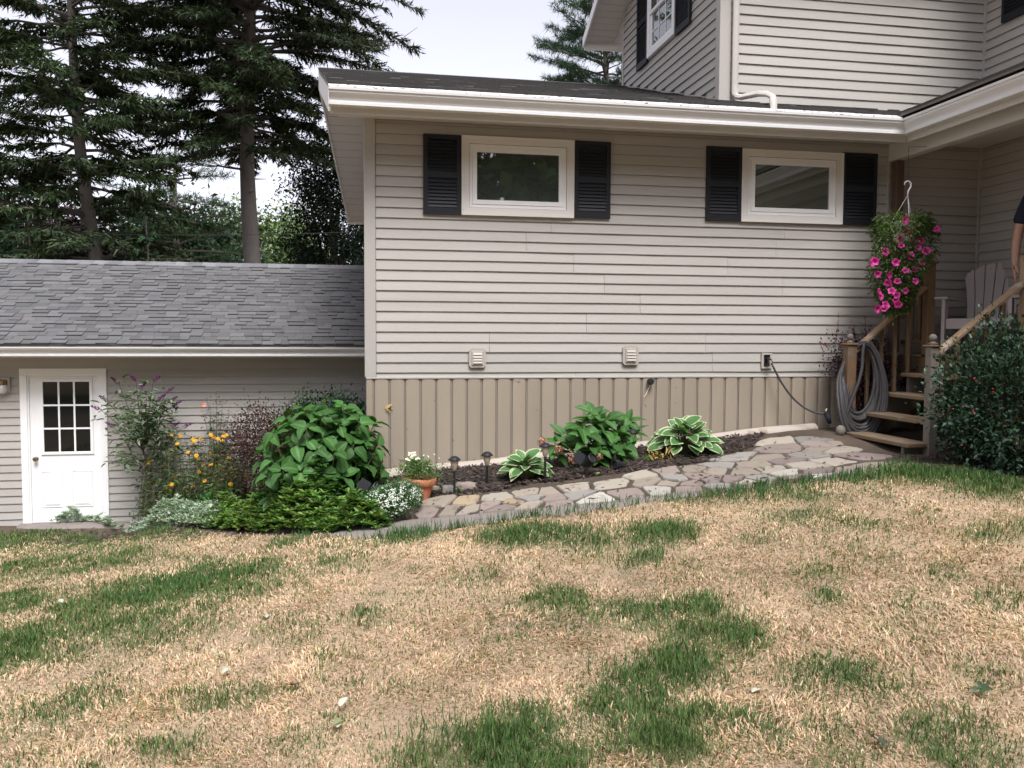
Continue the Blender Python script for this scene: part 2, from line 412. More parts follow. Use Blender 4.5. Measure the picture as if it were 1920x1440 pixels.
# green tufts in the dry lawn: photo pixel centre, half sizes, strength
TUFTS = [(330, 1105, 150, 42, 1), (230, 1160, 130, 26, .8), (420, 1085, 60, 22, .9), (60, 1058, 100, 22, .7), (140, 1012, 170, 14, .8), (30, 1215, 60, 36, .8), (110, 1225, 45, 26, .5),
         (20, 1135, 35, 18, .7), (495, 1068, 32, 14, .8), (280, 1190, 90, 20, .5), (420, 1308, 75, 18, .75), (620, 1240, 30, 10, .5), (1010, 1002, 85, 20, .8), (1100, 1020, 60, 18, .7),
         (1225, 1000, 62, 22, 1), (940, 1000, 50, 12, .5), (900, 1075, 40, 14, .4), (1210, 1048, 22, 8, .6), (1060, 1125, 60, 20, .6), (1200, 1160, 75, 25, .85), (1310, 1145, 42, 24, .9),
         (1290, 1190, 50, 18, .7), (1372, 1200, 48, 30, 1), (1265, 1258, 66, 32, 1), (1200, 1300, 58, 34, .9), (1180, 1345, 70, 35, .75), (1240, 1390, 90, 28, .8), (920, 1385, 120, 50, 1),
         (960, 1430, 120, 36, 1), (800, 1412, 70, 34, .7), (1570, 1277, 80, 30, 1), (1540, 1085, 36, 26, .6), (1545, 1120, 34, 16, .8), (1700, 1135, 46, 18, .6), (1770, 1075, 36, 18, .5),
         (1700, 1190, 55, 16, .5), (1840, 1262, 45, 18, .5), (1800, 1385, 100, 40, .7), (1500, 965, 80, 16, .8), (1450, 930, 190, 12, .85), (1700, 890, 150, 16, .95), (1850, 912, 80, 18, .9),
         (1600, 980, 50, 12, .4), (1560, 1372, 55, 26, .45), (1430, 1370, 55, 26, .4), (1310, 1362, 36, 36, .5), (760, 1008, 45, 10, .8), (400, 985, 60, 8, .7), (250, 1000, 110, 10, .85),
         (1060, 960, 90, 10, .5), (620, 1010, 120, 8, .4), (180, 1060, 60, 14, .5), (640, 1060, 40, 12, .35), (700, 1160, 30, 12, .3), (1420, 1010, 40, 14, .35), (1640, 1050, 40, 14, .35),
         (1860, 1010, 50, 14, .35), (160, 1330, 60, 20, .3), (330, 1400, 50, 22, .35), (560, 1390, 50, 18, .3), (1690, 1290, 40, 16, .35), (1880, 1130, 40, 16, .4)]
T_C, T_S, T_A = [], [], []
for cx, cy, rx, ry, s in TUFTS:
    c, ex, ey = onG(cx, cy), onG(cx + rx, cy), onG(cx, min(cy + ry, 1439 if cy + ry < 1460 else cy + ry))
    T_C.append(c[:2]); T_S.append((np.linalg.norm(ex[:2] - c[:2]) + .02, np.linalg.norm(ey[:2] - c[:2]) * 1.0 + .05)); T_A.append(s)
T_C, T_S, T_A = np.array(T_C), np.array(T_S), np.array(T_A)
# cheap smooth noise
_nk = RNG.normal(size=(40, 2)) * np.repeat([1.2, 3.0, 7.0, 14.0], 10)[:, None]; _np = RNG.random(40) * 6.28
_na = np.repeat([1.0, .8, .6, .4], 10)
def nz2(x, y):
    return (np.cos(x[..., None] * _nk[:, 0] + y[..., None] * _nk[:, 1] + _np) * _na).sum(-1) / 4.5
def greenness(x, y):
    x, y = np.asarray(x, float), np.asarray(y, float)
    n = nz2(x, y) * .6 + nz2(x * 3.1 + 5, y * 3.1) * .5
    g = np.zeros(x.shape)
    for c, s, a in zip(T_C, T_S, T_A):
        d = np.hypot(c[0], c[1]); vx, vy = c[1] / d, -c[0] / d      # across / along the line of sight
        u = ((x - c[0]) * vx + (y - c[1]) * vy) / s[0]; v = ((x - c[0]) * (-vy) + (y - c[1]) * vx) / s[1]
        g = np.maximum(g, a * np.clip((np.exp(-(u * u + v * v) * .9) * 1.35 - .12) * (1 + .55 * n), 0, 1))
    return np.clip(g + .30 * np.clip(n - .15, 0, 1) + .45 * np.clip(nz2(x * 9, y * 9) - .80, 0, 1), 0, 1)

edge_px = [(-420, 1012), (-60, 1004), (20, 1000), (130, 996), (330, 992), (420, 1002), (560, 1008), (680, 1012), (735, 1005), (830, 992), (920, 982), (1000, 966), (1150, 950), (1320, 929), (1450, 908), (1600, 892), (1700, 868), (1790, 876), (1870, 893), (1960, 910), (2300, 990)]
EDGE = px_ground(edge_px)
LAWN = [tuple(q) for q in EDGE] + [(6.8, 3.0), (4.6, .8), (0, .6), (-4, .8), (-11, 5), (-11, 10)]
xs = np.concatenate([[-140, -70, -35, -18], np.arange(-9.6, 9.61, .12), [18, 35, 70, 140]])
ys = np.concatenate([[-120, -60, -30, -12, -5, -2], np.arange(0, 13.3, .12), [16, 22, 35, 70, 160]])
GX, GY = np.meshgrid(xs, ys)
GZ = gz(GX, GY) + .012 * nz2(GX, GY) * (np.abs(GX) < 9.5)
gg = greenness(GX, GY)
DRY, GRN = np.array([.36, .262, .172]), np.array([.075, .11, .035])
gcol = DRY * (1 + .16 * nz2(GX * 2, GY * 2))[..., None] * (1 - gg[..., None] * .75) + GRN * gg[..., None] * .75
_in = inpoly(GX, GY, LAWN) | (np.abs(GX) > 10) | (GY < 3) | (GY > 12.5)
gcol = np.where(_in[..., None], gcol, np.array([.085, .060, .042]) * (1 + .2 * nz2(GX * 3, GY * 3))[..., None])
nx, ny = len(xs), len(ys)
ii = (np.arange(ny - 1)[:, None] * nx + np.arange(nx - 1)[None]).ravel()
link('ground', fast_mesh('ground', np.c_[GX.ravel(), GY.ravel(), GZ.ravel()], [np.c_[ii, ii + 1, ii + 1 + nx, ii + nx]], gcol.reshape(-1, 3), True), m_ground, kind='structure')

def strip(name, mat_, A, B, na=80, nb=8, dz=.008, kind='structure', **kw):
    """surface between two ground polylines, draped on the ground"""
    def res(P, n):
        P = np.array(P, float); d = np.r_[0, np.cumsum(np.hypot(*np.diff(P, axis=0).T))]; t = np.linspace(0, d[-1], n)
        return np.c_[np.interp(t, d, P[:, 0]), np.interp(t, d, P[:, 1])]
    a, b = res(A, na), res(B, na)
    s = np.linspace(0, 1, nb)[None, :, None]
    Q = a[:, None] * (1 - s) + b[:, None] * s
    Q += .012 * np.stack([nz2(Q[..., 0] * 3, Q[..., 1] * 3), nz2(Q[..., 1] * 3, Q[..., 0] * 3)], -1)
    prof = np.where((np.arange(nb) == 0) | (np.arange(nb) == nb - 1), -.03, dz)
    Z = gz(Q[..., 0], Q[..., 1]) + prof[None]
    Z[0] = Z[0] - dz - .03; Z[-1] = Z[-1] - dz - .03
    V = np.c_[Q.reshape(-1, 2), Z.ravel()]
    i = (np.arange(na - 1)[:, None] * nb + np.arange(nb - 1)[None]).ravel()
    return link(name, fast_mesh(name, V, [np.c_[i, i + 1, i + 1 + nb, i + nb]], np.ones((len(V), 3)), True), mat_, kind=kind, **kw)

PATH_TOP = [(770, 948), (800, 938), (870, 928), (940, 918), (1000, 905), (1060, 900), (1150, 888), (1230, 880), (1300, 868), (1350, 858), (1395, 845), (1415, 826), (1480, 818), (1560, 824), (1620, 840), (1700, 852)]
PATH_BOT = [(770, 978), (900, 968), (1000, 960), (1150, 946), (1300, 925), (1450, 907), (1600, 893), (1712, 874)]
pt_w, pb_w = px_ground(PATH_TOP), px_ground(PATH_BOT)
path = strip('stone_path', m_joint, pt_w, pb_w, 90, 9, .008)
# worn concrete edging in front of the stones and on to the garage door
strip('concrete_walk', m_conc, px_ground([(590, 990), (680, 985), (770, 974), (900, 964), (1000, 956), (1150, 942), (1300, 921)]),
      px_ground([(590, 1012), (660, 1016), (735, 1004), (830, 992), (920, 982), (1000, 968), (1150, 951), (1320, 930)]), 70, 7, .02)
strip('door_slab', m_conc, px_ground([(28, 984), (120, 981), (250, 982), (330, 984)]), px_ground([(20, 994), (120, 993), (250, 991), (340, 989)]), 40, 6, .03)
bed_a = [(float(x), 8.62) for x in np.linspace(.2, 4.45, 12)]
bed_b = px_ground([(745, 945), (800, 936), (870, 930), (940, 922), (1000, 908), (1060, 902), (1150, 891), (1230, 883), (1300, 872), (1350, 862), (1390, 850), (1412, 838), (1425, 824)])
strip('mulch_bed', m_mulch, bed_a, bed_b, 70, 14, .016)
strip('garden_bed', m_mulch, [(-4.0, 11.9), (-2.5, 11.9), (-.5, 11.6), (.1, 10), (.15, 8.7), (.5, 8.3)],
      px_ground([(130, 978), (300, 985), (400, 993), (520, 1000), (640, 1002), (720, 998), (772, 975)]), 60, 16, .014)
strip('shrub_bed', m_mulch, [(5.1, 6.9), (5.6, 6.9), (6.2, 6.8), (7.2, 6.4)], px_ground([(1716, 868), (1790, 876), (1870, 892), (1990, 915)]), 40, 10, .014)

# flagstones, each one a piece of the path
CR, PK, GY_, TN, WH, MV, YT = (.31, .275, .222), (.235, .19, .165), (.24, .225, .20), (.265, .225, .178), (.37, .35, .305), (.195, .155, .142), (.31, .24, .155)
SEEDS = [(1461, 830, CR), (1522, 826, GY_), (1536, 836, PK), (1470, 843, PK), (1545, 844, TN), (1568, 847, CR), (1612, 859, MV), (1512, 857, GY_), (1436, 861, TN), (1473, 867, MV),
         (1554, 868, CR), (1511, 876, CR), (1411, 875, TN), (1348, 875, GY_), (1339, 886, TN), (1395, 887, TN), (1442, 883, CR), (1472, 890, WH), (1533, 887, MV), (1592, 886, PK),
         (1654, 875, TN), (1304, 895, PK), (1370, 903, MV), (1336, 903, MV), (1270, 900, GY_), (1204, 893, CR), (1251, 886, PK), (1217, 906, TN), (1150, 909, CR), (1251, 909, TN),
         (1295, 909, PK), (1401, 907, CR), (1426, 900, GY_), (1483, 901, PK), (1545, 896, WH), (1236, 921, WH), (1289, 920, PK), (1345, 915, GY_), (1178, 927, PK), (1116, 938, WH),
         (1068, 919, CR), (1030, 925, TN), (990, 929, TN), (994, 938, GY_), (1040, 938, PK), (1079, 932, GY_), (931, 938, CR), (919, 949, PK), (962, 946, YT), (949, 952, PK), (1038, 948, PK),
         (998, 951, TN), (820, 947, TN), (869, 946, YT), (881, 955, CR), (850, 957, TN), (1301, 883, TN), (800, 962, PK), (1385, 860, GY_)]
sd = np.array([onG(x, y)[:2] for x, y, _ in SEEDS])
pathpoly = pt_w + pb_w[::-1]
def clip(poly, p, n):
    out = []
    for i in range(len(poly)):
        a, b = poly[i], poly[(i + 1) % len(poly)]
        da, db = (a - p) @ n, (b - p) @ n
        if da <= 0: out.append(a)
        if da * db < 0: out.append(a + (b - a) * (da / (da - db)))
    return out
for i, (px_, py_, c) in enumerate(SEEDS):
    s = sd[i]
    rx_, ry_ = random.uniform(.24, .36), random.uniform(.15, .21)
    poly = [s + np.array((rx_ * math.cos(q) * random.uniform(.9, 1.1), ry_ * math.sin(q) * random.uniform(.9, 1.1))) for q in np.linspace(.2, 6.0, 9)]
    for j in range(len(sd)):
        if j == i or np.linalg.norm(sd[j] - s) > 1.6: continue
        n = sd[j] - s; n = n / np.linalg.norm(n)
        ang = random.uniform(-.16, .16) if j > i else 0
        poly = clip(poly, (s + sd[j]) / 2 - n * random.uniform(.006, .015), n)
        if not poly: break
    keep = [q for q in poly]
    if len(keep) < 3: continue
    # clip by path edges (convex-ish: test centre of each long edge)
    P = np.array(keep); cen = P.mean(0)
    for a, b in list(zip(pt_w[:-1], pt_w[1:])) + list(zip(pb_w[:-1], pb_w[1:])):
        a, b = np.array(a), np.array(b); m_ = (a + b) / 2
        if np.linalg.norm(m_ - cen) < .55:
            n = np.array([b[1] - a[1], a[0] - b[0]]); n /= np.linalg.norm(n)
            if (cen - m_) @ n > 0: n = -n
            if (cen - m_) @ n < -.05: keep = clip(keep, m_, n)
    if len(keep) < 3: continue
    P = np.array(keep); cen = P.mean(0)
    for q_ in range(len(P)):                      # keep the stone inside the path
        for _ in range(12):
            if inpoly(P[q_, 0], P[q_, 1], pathpoly): break
            P[q_] = P[q_] + (s - P[q_]) * .12
    # round the corners a little
    Q = []
    for k in range(len(P)):
        a, b, d = P[k - 1], P[k], P[(k + 1) % len(P)]
        Q += [b + (a - b) * .18, b + (a + d - 2 * b) * .05, b + (d - b) * .18]
    Q = np.array(Q); Q += RNG.normal(size=Q.shape) * .009
    h = random.uniform(.014, .026); tx, ty = random.uniform(-.025, .025), random.uniform(-.025, .025)
    mb = MB(); n = len(Q)
    z = gz(Q[:, 0], Q[:, 1])
    inn = cen + (Q - cen) * .95
    zi = gz(inn[:, 0], inn[:, 1]) + h + (inn - cen) @ np.array([tx, ty])
    zo = z + h - .010 + (Q - cen) @ np.array([tx, ty])
    V = [(*q, zz - .05) for q, zz in zip(Q, z)] + [(*q, zz) for q, zz in zip(Q, zo)] + [(*q, zz) for q, zz in zip(inn, zi)]
    Fc = [(k, (k + 1) % n, n + (k + 1) % n, n + k) for k in range(n)] + [(n + k, n + (k + 1) % n, 2 * n + (k + 1) % n, 2 * n + k) for k in range(n)] + [tuple(2 * n + k for k in range(n))]
    v = random.uniform(.85, 1.12)
    mb.add(V, Fc, tuple(q * v for q in c))
    mb.build('flagstone', m_stone, path, smooth=True)
# loose rocks in the bed by the path's left end
for (px_, py_, rx, ry, rz, c, lab) in ((872, 918, .11, .07, .05, PK, 'pinkish flat rock in mulch behind the first solar light'), (842, 923, .07, .06, .045, GY_, 'grey rounded rock in mulch left of first solar light'),
                                  (808, 921, .09, .06, .03, TN, 'flat tan rock in mulch beside terracotta pot')):
    g = onG(px_, py_)
    mb = MB()
    V, n1 = [], 10
    for a in range(5):
        for k in range(n1):
            th, ph = k / n1 * 6.283, (a + .5) / 5 * 3.1416
            rr = 1 + random.uniform(-.08, .08)
            sq = .55
            def pw(v): return math.copysign(abs(v) ** sq, v)
            V.append((g[0] + rx * rr * pw(math.sin(ph)) * pw(math.cos(th)), g[1] + ry * rr * pw(math.sin(ph)) * pw(math.sin(th)), g[2] + .02 + rz * rr * pw(math.cos(ph))))
    Fc = [(a * n1 + k, a * n1 + (k + 1) % n1, (a + 1) * n1 + (k + 1) % n1, (a + 1) * n1 + k) for a in range(4) for k in range(n1)] + [tuple(range(n1)), tuple(range(4 * n1, 5 * n1))]
    mb.add(V, Fc, c); tag(mb.build('rock', m_stone, smooth=True), lab, 'rock')

# mulch chips
def chips(name, poly, n, lab):
    poly = np.array(poly); lo, hi = poly.min(0), poly.max(0)
    p = RNG.random((n * 4, 2)) * (hi - lo) + lo
    p = p[inpoly(p[:, 0], p[:, 1], poly)][:n]
    P = np.c_[p, gz(p[:, 0], p[:, 1]) + .012 + RNG.random(len(p)) * .02]
    a = RNG.random(len(p)) * 6.283
    D = np.c_[np.cos(a), np.sin(a), RNG.normal(size=len(p)) * .25]
    C = cmix(len(p), [(.032, .021, .016), (.048, .031, .023), (.022, .016, .013), (.085, .058, .043), (.030, .022, .018)], .3)
    V, F_, C = leaf_cloud(P, D, rdir(len(p)) * .4 + [0, 0, 1], RNG.uniform(.02, .065, len(p)), RNG.uniform(.006, .018, len(p)), C,
                          (np.array([(-.5, 0, 0), (.5, .05, 0), (.45, 1, 0), (-.4, .95, 0), (0, .5, .16)]), [np.array([(0, 1, 4), (1, 2, 4), (2, 3, 4), (3, 0, 4)])]))
    link(name, fast_mesh(name, V, F_, C), m_chips, kind='stuff', label=lab)
chips('mulch', bed_a + bed_b[::-1], 9000, 'dark brown bark mulch in the bed along the skirt')
chips('mulch', [(-3.6, 11.6), (0, 11), (.1, 8.6), (.7, 8.4), (.6, 7.2), (-.3, 7.4), (-3.6, 10.8)], 3000, 'dark bark mulch under the left garden plants')
chips('path_debris', pathpoly, 170, 'dark soil crumbs and moss lying in the joints of stone path')
chips('mulch', [(4.75, 6.9), (6.9, 6.9), (6.6, 5.6), (5.5, 5.7)], 1800, 'dark bark mulch under the holly bush')

# ------------------------------------------------------------------ siding
COURSE = .1016
def siding(wall, P0, u, n, length, z0, z1, phase, m_, lim=None, holes=(), seam=3.66, off=0.0):
    """horizontal vinyl courses, each board its own piece; P0 = start (x,y), u = direction, n = outward normal"""
    u, n = np.array(u, float), np.array(n, float)
    k0 = math.floor((z0 - phase) / COURSE)
    k = k0
    while phase + k * COURSE < z1 - .01:
        zb, zt = max(phase + k * COURSE, z0), min(phase + (k + 1) * COURSE, z1)
        a0, a1 = (0, length) if lim is None else lim((zb + zt) / 2)
        segs = [(a0, a1)]
        for h0, h1, hz0, hz1 in holes:
            if zb > hz0 - .03 and zt < hz1 + .03:
                segs = [q for s0, s1 in segs for q in ((s0, min(s1, h0)), (max(s0, h1), s1)) if q[1] - q[0] > .01]
        pieces = []
        rnd = random.Random(int(k // 2) * 77 + int(abs(P0[0]) * 10))
        for s0, s1 in segs:
            c = s0 + rnd.uniform(.7, seam); last = s0
            while c < s1 - .5:
                pieces.append((last, c)); last = c; c += rnd.uniform(1.6, seam)
            pieces.append((last, s1))
        for q, (s0, s1) in enumerate(pieces):
            lap = .0012 * (q % 2)
            ob, ot = .0172 + lap + off, .0025 + lap + off
            if zb > phase + k * COURSE + .002: ob = ot + (ob - ot) * (zt - zb) / COURSE
            A = np.array(P0) + u * (s0 + .0013); B = np.array(P0) + u * (s1 - .0013)
            ns = max(1, int((s1 - s0) / .45)); V, Fc = [], []
            for j in range(ns + 1):
                Q = A + (B - A) * j / ns; wv = rnd.gauss(0, .0011) if 0 < j < ns else 0; dz_ = rnd.gauss(0, .0009) if 0 < j < ns else 0
                V += [(*(Q + n * o), z) for o, z in ((.001, zb + .008), (ob + wv, zb + dz_), (ob + wv, zb + .006 + dz_), (ot + wv * .3, zt), (.001, zt))]
            for j in range(ns):
                Fc += [(j * 5 + q_, j * 5 + q_ + 1, j * 5 + q_ + 6, j * 5 + q_ + 5) for q_ in range(4)]
            Fc += [(0, 1, 2, 3, 4), tuple(ns * 5 + q_ for q_ in range(4, -1, -1))]
            MB().add(V, Fc).build('siding_board', m_, wall, smooth=False)
        k += 1

house = thing('house', 'tan vinyl sided house with low front wing and upper storey', 'house', (.157, 8.65, .2))
X7, XU, XL, YW = 6.93, 3.819, .157, 8.65
PH = 1.187
def rz(Y): return 3.845 + .3225 * (Y - 8.1)          # roof surface of the low wing's front slope
# lower front wall
wl = MB().box(XL, X7 + .15, YW, YW + .15, -.1, 3.68).build('wall', m_core, house)
HOLES = []
for a_, b_ in (((865, 255), (1074, 410)), ((1389, 280), (1575, 422)), ((1429, 665), (1444, 688))):
    P, Q = onY(*a_, YW), onY(*b_, YW); e_ = .05 if a_[1] < 400 else .0
    HOLES.append((P[0] + e_ - XL - .09, Q[0] - e_ - XL - .09, Q[2] + e_, P[2] - e_))
siding(wl, (XL + .09, YW), (1, 0), (0, -1), 5.77 - XL - .09, 1.138, 3.66, PH, m_siding, holes=HOLES)
siding(wl, (5.80, YW), (1, 0), (0, -1), X7 - 5.80, 1.36, 3.66, PH, m_siding, seam=9)
MB().bbox(5.770, 5.798, YW - .022, YW - .001, 1.14, 3.66, .003).build('corner_trim', m_trim, house)
# gable wall on the left (its plane turns slightly away)
gx = lambda Y: XL + (Y - YW) * .026
gl = MB().prism([(XL, YW + .152, -1), (gx(15.3), 15.3, -1), (gx(15.3), 15.3, 3.7), (gx(12), 12, 4.9), (XL, YW + .152, 3.68)], (.15, 0, 0)).build('wall', m_core, house)
_u = np.array([gx(15.3) - XL, 15.3 - YW]); _l = np.linalg.norm(_u); _u /= _l
siding(gl, (XL, YW), _u, (-_u[1], _u[0]), _l, 1.138, 4.85, PH, m_siding, lim=lambda z: (.12, _l) if z < 3.68 else (.12 + (z - 3.68) / .3225, _l - (z - 3.68) / .3225), seam=9)
MB().bbox(XL - .022, XL + .088, YW - .022, YW - .001, 1.142, 3.69, .003).bbox(XL - .022, XL - .001, YW - .0, YW + .1, 1.142, 3.69, .003).build('corner_trim', m_trim, house)
# upper front wall, upper left wall, right wing wall
wu = MB().box(XU, X7 + .15, YW + .002, YW + .15, 3.7, 6.2).build('wall', m_core, house)
siding(wu, (XU + .10, YW), (1, 0), (0, -1), X7 - XU - .10, 4.0, 6.15, onY(1500, 126.5, YW)[2] - 5 * COURSE, m_siding_up, seam=9)
phu = onX(1347, 50 + 0, XU)[2]
def lim_up(z):
    a0 = 0.10; a1 = 11.98 - YW - .06
    if z < 5.2: a1 = max(a0 + .02, min(a1, (z - .018 - 4.02) / .3225))
    if z > 6.0: a1 = min(a1, 3.33 - (z - 6.0) / .5); a0 = max(a0, (z - 6.0) / .5)
    return a0, a1
wu2 = MB().prism([(XU, YW + .152, 3.7), (XU, 11.98, 3.7), (XU, 11.98, 6.0), (XU, 10.3, 6.9), (XU, YW + .152, 6.1)], (.15, 0, 0)).build('wall', m_core, house)
siding(wu2, (XU, YW), (0, 1), (-1, 0), 3.33, 4.02, 6.6, phu, m_siding_up, lim=lim_up, seam=9, holes=[(1.30, 2.15, 5.16, 6.2)])
MB().prism([(XU - .02, 8.64, 4.022), (XU - .02, 11.97, 5.094), (XU - .02, 11.97, 5.115), (XU - .02, 8.64, 4.043)], (.018, 0, 0)).build('flashing', m_trim, house)
MB().bbox(XU - .025, XU + .10, YW - .024, YW - .001, 3.99, 6.2, .003).bbox(XU - .025, XU - .001, YW, YW + .085, 4.0, 6.2, .003).build('corner_trim', m_trim, house)
MB().bbox(XU - .022, XU - .001, 11.92, 11.98, 5.09, 6.0, .003).build('corner_trim', m_trim, house)
wr = MB().box(X7, X7 + .15, 2.0, YW - .001, .3, 6.2).build('wall', m_core, house)
siding(wr, (X7, YW - .03), (0, -1), (-1, 0), 6.6, 1.36, 3.66, PH, m_siding, seam=9)
siding(wr, (X7, YW - .03), (0, -1), (-1, 0), 6.6, 4.30, 6.15, onY(1500, 126.5, YW)[2] - 5 * COURSE, m_siding_up, seam=9)
for z0, z1 in ((1.36, 3.66), (4.0, 6.2)):
    MB().box(X7 - .035, X7 - .001, YW - .035, YW - .001, z0, z1).build('corner_trim', m_trim, house)

# skirt of vertical rounded boards
sk = MB().box(XL - .012, 5.77, YW - .004, YW - .0005, -.4, 1.13).build('skirting', m_core, house)
x = XL - .014; q = 0
while x < 5.72:
    wd = (.145 if q else .075) * random.uniform(.985, 1.015)
    n_ = 7; V = []; Fc = []
    top = 1.128 + random.uniform(-.003, .002)
    for zz in (-.5, top):
        for k in range(n_):
            t = k / (n_ - 1); bulge = .010 + .008 * (1 - abs(2 * t - 1) ** 6)
            V.append((x + .006 + t * (wd - .012), YW - .006 - bulge, zz))
        V.append((x + wd - .006, YW - .005, zz)); V.append((x + .006, YW - .005, zz))
    m_n = n_ + 2
    Fc = [(k, (k + 1) % m_n, m_n + (k + 1) % m_n, m_n + k) for k in range(m_n)] + [tuple(range(m_n)), tuple(range(m_n, 2 * m_n))]
    MB().add(V, Fc).build('skirt_board', m_skirt, sk, smooth=True)
    MB().box(x + wd + .000, x + wd + .007, YW - .013, YW - .005, -.5, 1.125).build('batten', m_skirt, sk)
    x += wd + .009; q += 1
MB().bbox(XL - .01, 5.77, YW - .03, YW - .001, 1.124, 1.142, .003).build('starter_strip', m_trim, house)
mb = MB()
for k in range(9):
    c = onY(730 + random.uniform(-6, 6), 765 + random.uniform(-8, 8), YW - .040)
    r = random.uniform(.006, .016); pts = [(c[0] + r * math.cos(a) * random.uniform(.6, 1.2), YW - .0385 - k * .0003, c[2] + r * math.sin(a) * random.uniform(.6, 1.4)) for a in np.linspace(0, 5.6, 8)]
    mb.prism(pts, (0, .006, 0))
mb.build('peeled_paint', m_stain, sk)

# main windows
def window(x0, x1, z0, z1, shade):
    wn = MB()
    c = .064
    y0, y1 = YW - .045, YW - .001
    def ring(mb, a0, a1, b0, b1, c, y0, y1):
        mb.prism([(a0, y0, b0), (a1, y0, b0), (a1 - c, y0, b0 + c), (a0 + c, y0, b0 + c)], (0, y1 - y0, 0))
        mb.prism([(a0, y0, b1), (a1, y0, b1), (a1 - c, y0, b1 - c), (a0 + c, y0, b1 - c)], (0, y1 - y0, 0))
        mb.prism([(a0, y0, b0), (a0, y0, b1), (a0 + c, y0, b1 - c), (a0 + c, y0, b0 + c)], (0, y1 - y0, 0))
        mb.prism([(a1, y0, b0), (a1, y0, b1), (a1 - c, y0, b1 - c), (a1 - c, y0, b0 + c)], (0, y1 - y0, 0))
        return mb
    win = ring(wn, x0, x1, z0, z1, c, y0, y1).build('window', m_cream, house)
    ring(MB(), x0 - .012, x1 + .012, z0 - .012, z1 + .012, .02, YW - .052, YW - .018).build('frame', m_cream, win)
    a0, a1, b0, b1 = x0 + c + .004, x1 - c - .004, z0 + c + .004, z1 - c - .004
    ring(MB(), a0, a1, b0, b1, .03, YW - .030, YW - .002).build('jamb', m_white, win)
    ring(MB(), a0 + .032, a1 - .032, b0 + .032, b1 - .032, .043, YW - .036, YW - .004).build('sash', m_white, win)
    g = .074
    MB().box(a0 + g, a1 - g, YW - .016, YW - .012, b0 + g, b1 - g).build('pane', m_glass, win)
    return win
P = onY(865, 255, YW); Q = onY(1074, 410, YW)
window(P[0] + .01, Q[0] - .012, Q[2] + .012, P[2] - .012, True)
P = onY(1389, 280, YW); Q = onY(1575, 422, YW)
window(P[0] + .01, Q[0] - .012, Q[2] + .012, P[2] - .012, False)
def shutter(T, width, height, parent):
    """local: x across, z up, front -y; T maps to the place"""
    mb = MB()
    fr, t = .045, .028
    def bx(*a): mb.box(*a)
    bx(0, fr, -t, 0, 0, height); bx(width - fr, width, -t, 0, 0, height)
    bx(fr, width - fr, -t, 0, 0, fr * 1.5); bx(fr, width - fr, -t, 0, height - fr, height); bx(fr, width - fr, -t, 0, height / 2 - fr * .7, height / 2 + fr * .7)
    bx(fr, width - fr, -.006, 0, 0, height)
    o = mb.build('shutter', m_shutter, parent)
    sl = MB()
    for z0, z1 in ((fr * 1.5, height / 2 - fr * .7), (height / 2 + fr * .7, height - fr)):
        z = z0 + .006
        while z < z1 - .03:
            sl.prism([(fr, -.024, z), (fr, -.020, z - .004), (fr, -.006, z + .026), (fr, -.010, z + .030)], (width - 2 * fr, 0, 0)); z += .0345
    s = sl.build('louvres', m_shutter, o)
    for ob in (o,): ob.data.transform(T)
    s.data.transform(T)
    return o
for (xa, ya), (xb, yb) in (((793, 252), (864, 404)), ((1076, 265), (1142, 411)), ((1323, 275), (1387, 416)), ((1577, 287), (1638, 424))):
    P, Q = onY(xa, ya, YW), onY(xb, yb, YW)
    shutter(Matrix.Translation((P[0], YW - .017, Q[2])), Q[0] - P[0], P[2] - Q[2], house)
# upper storey window in the left wall
def upwin():
    y0, y1, z0, z1 = 9.90, 10.85, 5.13, 6.22
    xx = XU
    wb = MB()
    def ring(mb, a0, a1, b0, b1, c, x0, x1):
        for q in ((a0, a1, b0, b0 + c), (a0, a1, b1 - c, b1), (a0, a0 + c, b0 + c, b1 - c), (a1 - c, a1, b0 + c, b1 - c)):
            mb.bbox(x0, x1, q[0], q[1], q[2], q[3], .004)
        return mb
    win = ring(wb, y0, y1, z0, z1, .075, xx - .050, xx - .001).build('window', m_white, house)
    zm = (z0 + z1) / 2
    ring(MB(), y0 + .078, y1 - .078, z0 + .078, zm + .02, .045, xx - .030, xx - .002).build('sash', m_white, win)
    ring(MB(), y0 + .078, y1 - .078, zm - .02, z1 - .078, .045, xx - .045, xx - .031).build('sash', m_white, win)
    MB().box(xx - .014, xx - .011, y0 + .12, y1 - .12, z0 + .12, zm).build('pane', m_glass, win)
    MB().box(xx - .038, xx - .035, y0 + .12, y1 - .12, zm, z1 - .12).build('pane', m_glass, win)
    mb = MB()
    for f in (1 / 3, 2 / 3):
        yy = y0 + .12 + f * (y1 - y0 - .24); mb.box(xx - .020, xx - .0145, yy - .008, yy + .008, z0 + .12, zm - .02); mb.box(xx - .044, xx - .0385, yy - .008, yy + .008, zm + .02, z1 - .12)
    for zz in ((z0 + zm) / 2 + .03, (z1 + zm) / 2): mb.box(xx - (.0205 if zz < zm else .0445), xx - (.015 if zz < zm else .039), y0 + .12, y1 - .12, zz - .008, zz + .008)
    mb.build('glazing_bars', m_white, win)
    for ya, yb in ((9.43, 9.88), (10.87, 11.28)):
        shutter(Matrix.Translation((xx - .017, yb, z0 - .03)) @ Matrix.Rotation(-math.pi / 2, 4, 'Z'), yb - ya, 1.15, house)
upwin()
shutter(Matrix.Translation((X7 - .017, 8.36, 4.93)) @ Matrix.Rotation(-math.pi / 2, 4, 'Z'), .38, 1.15, house)

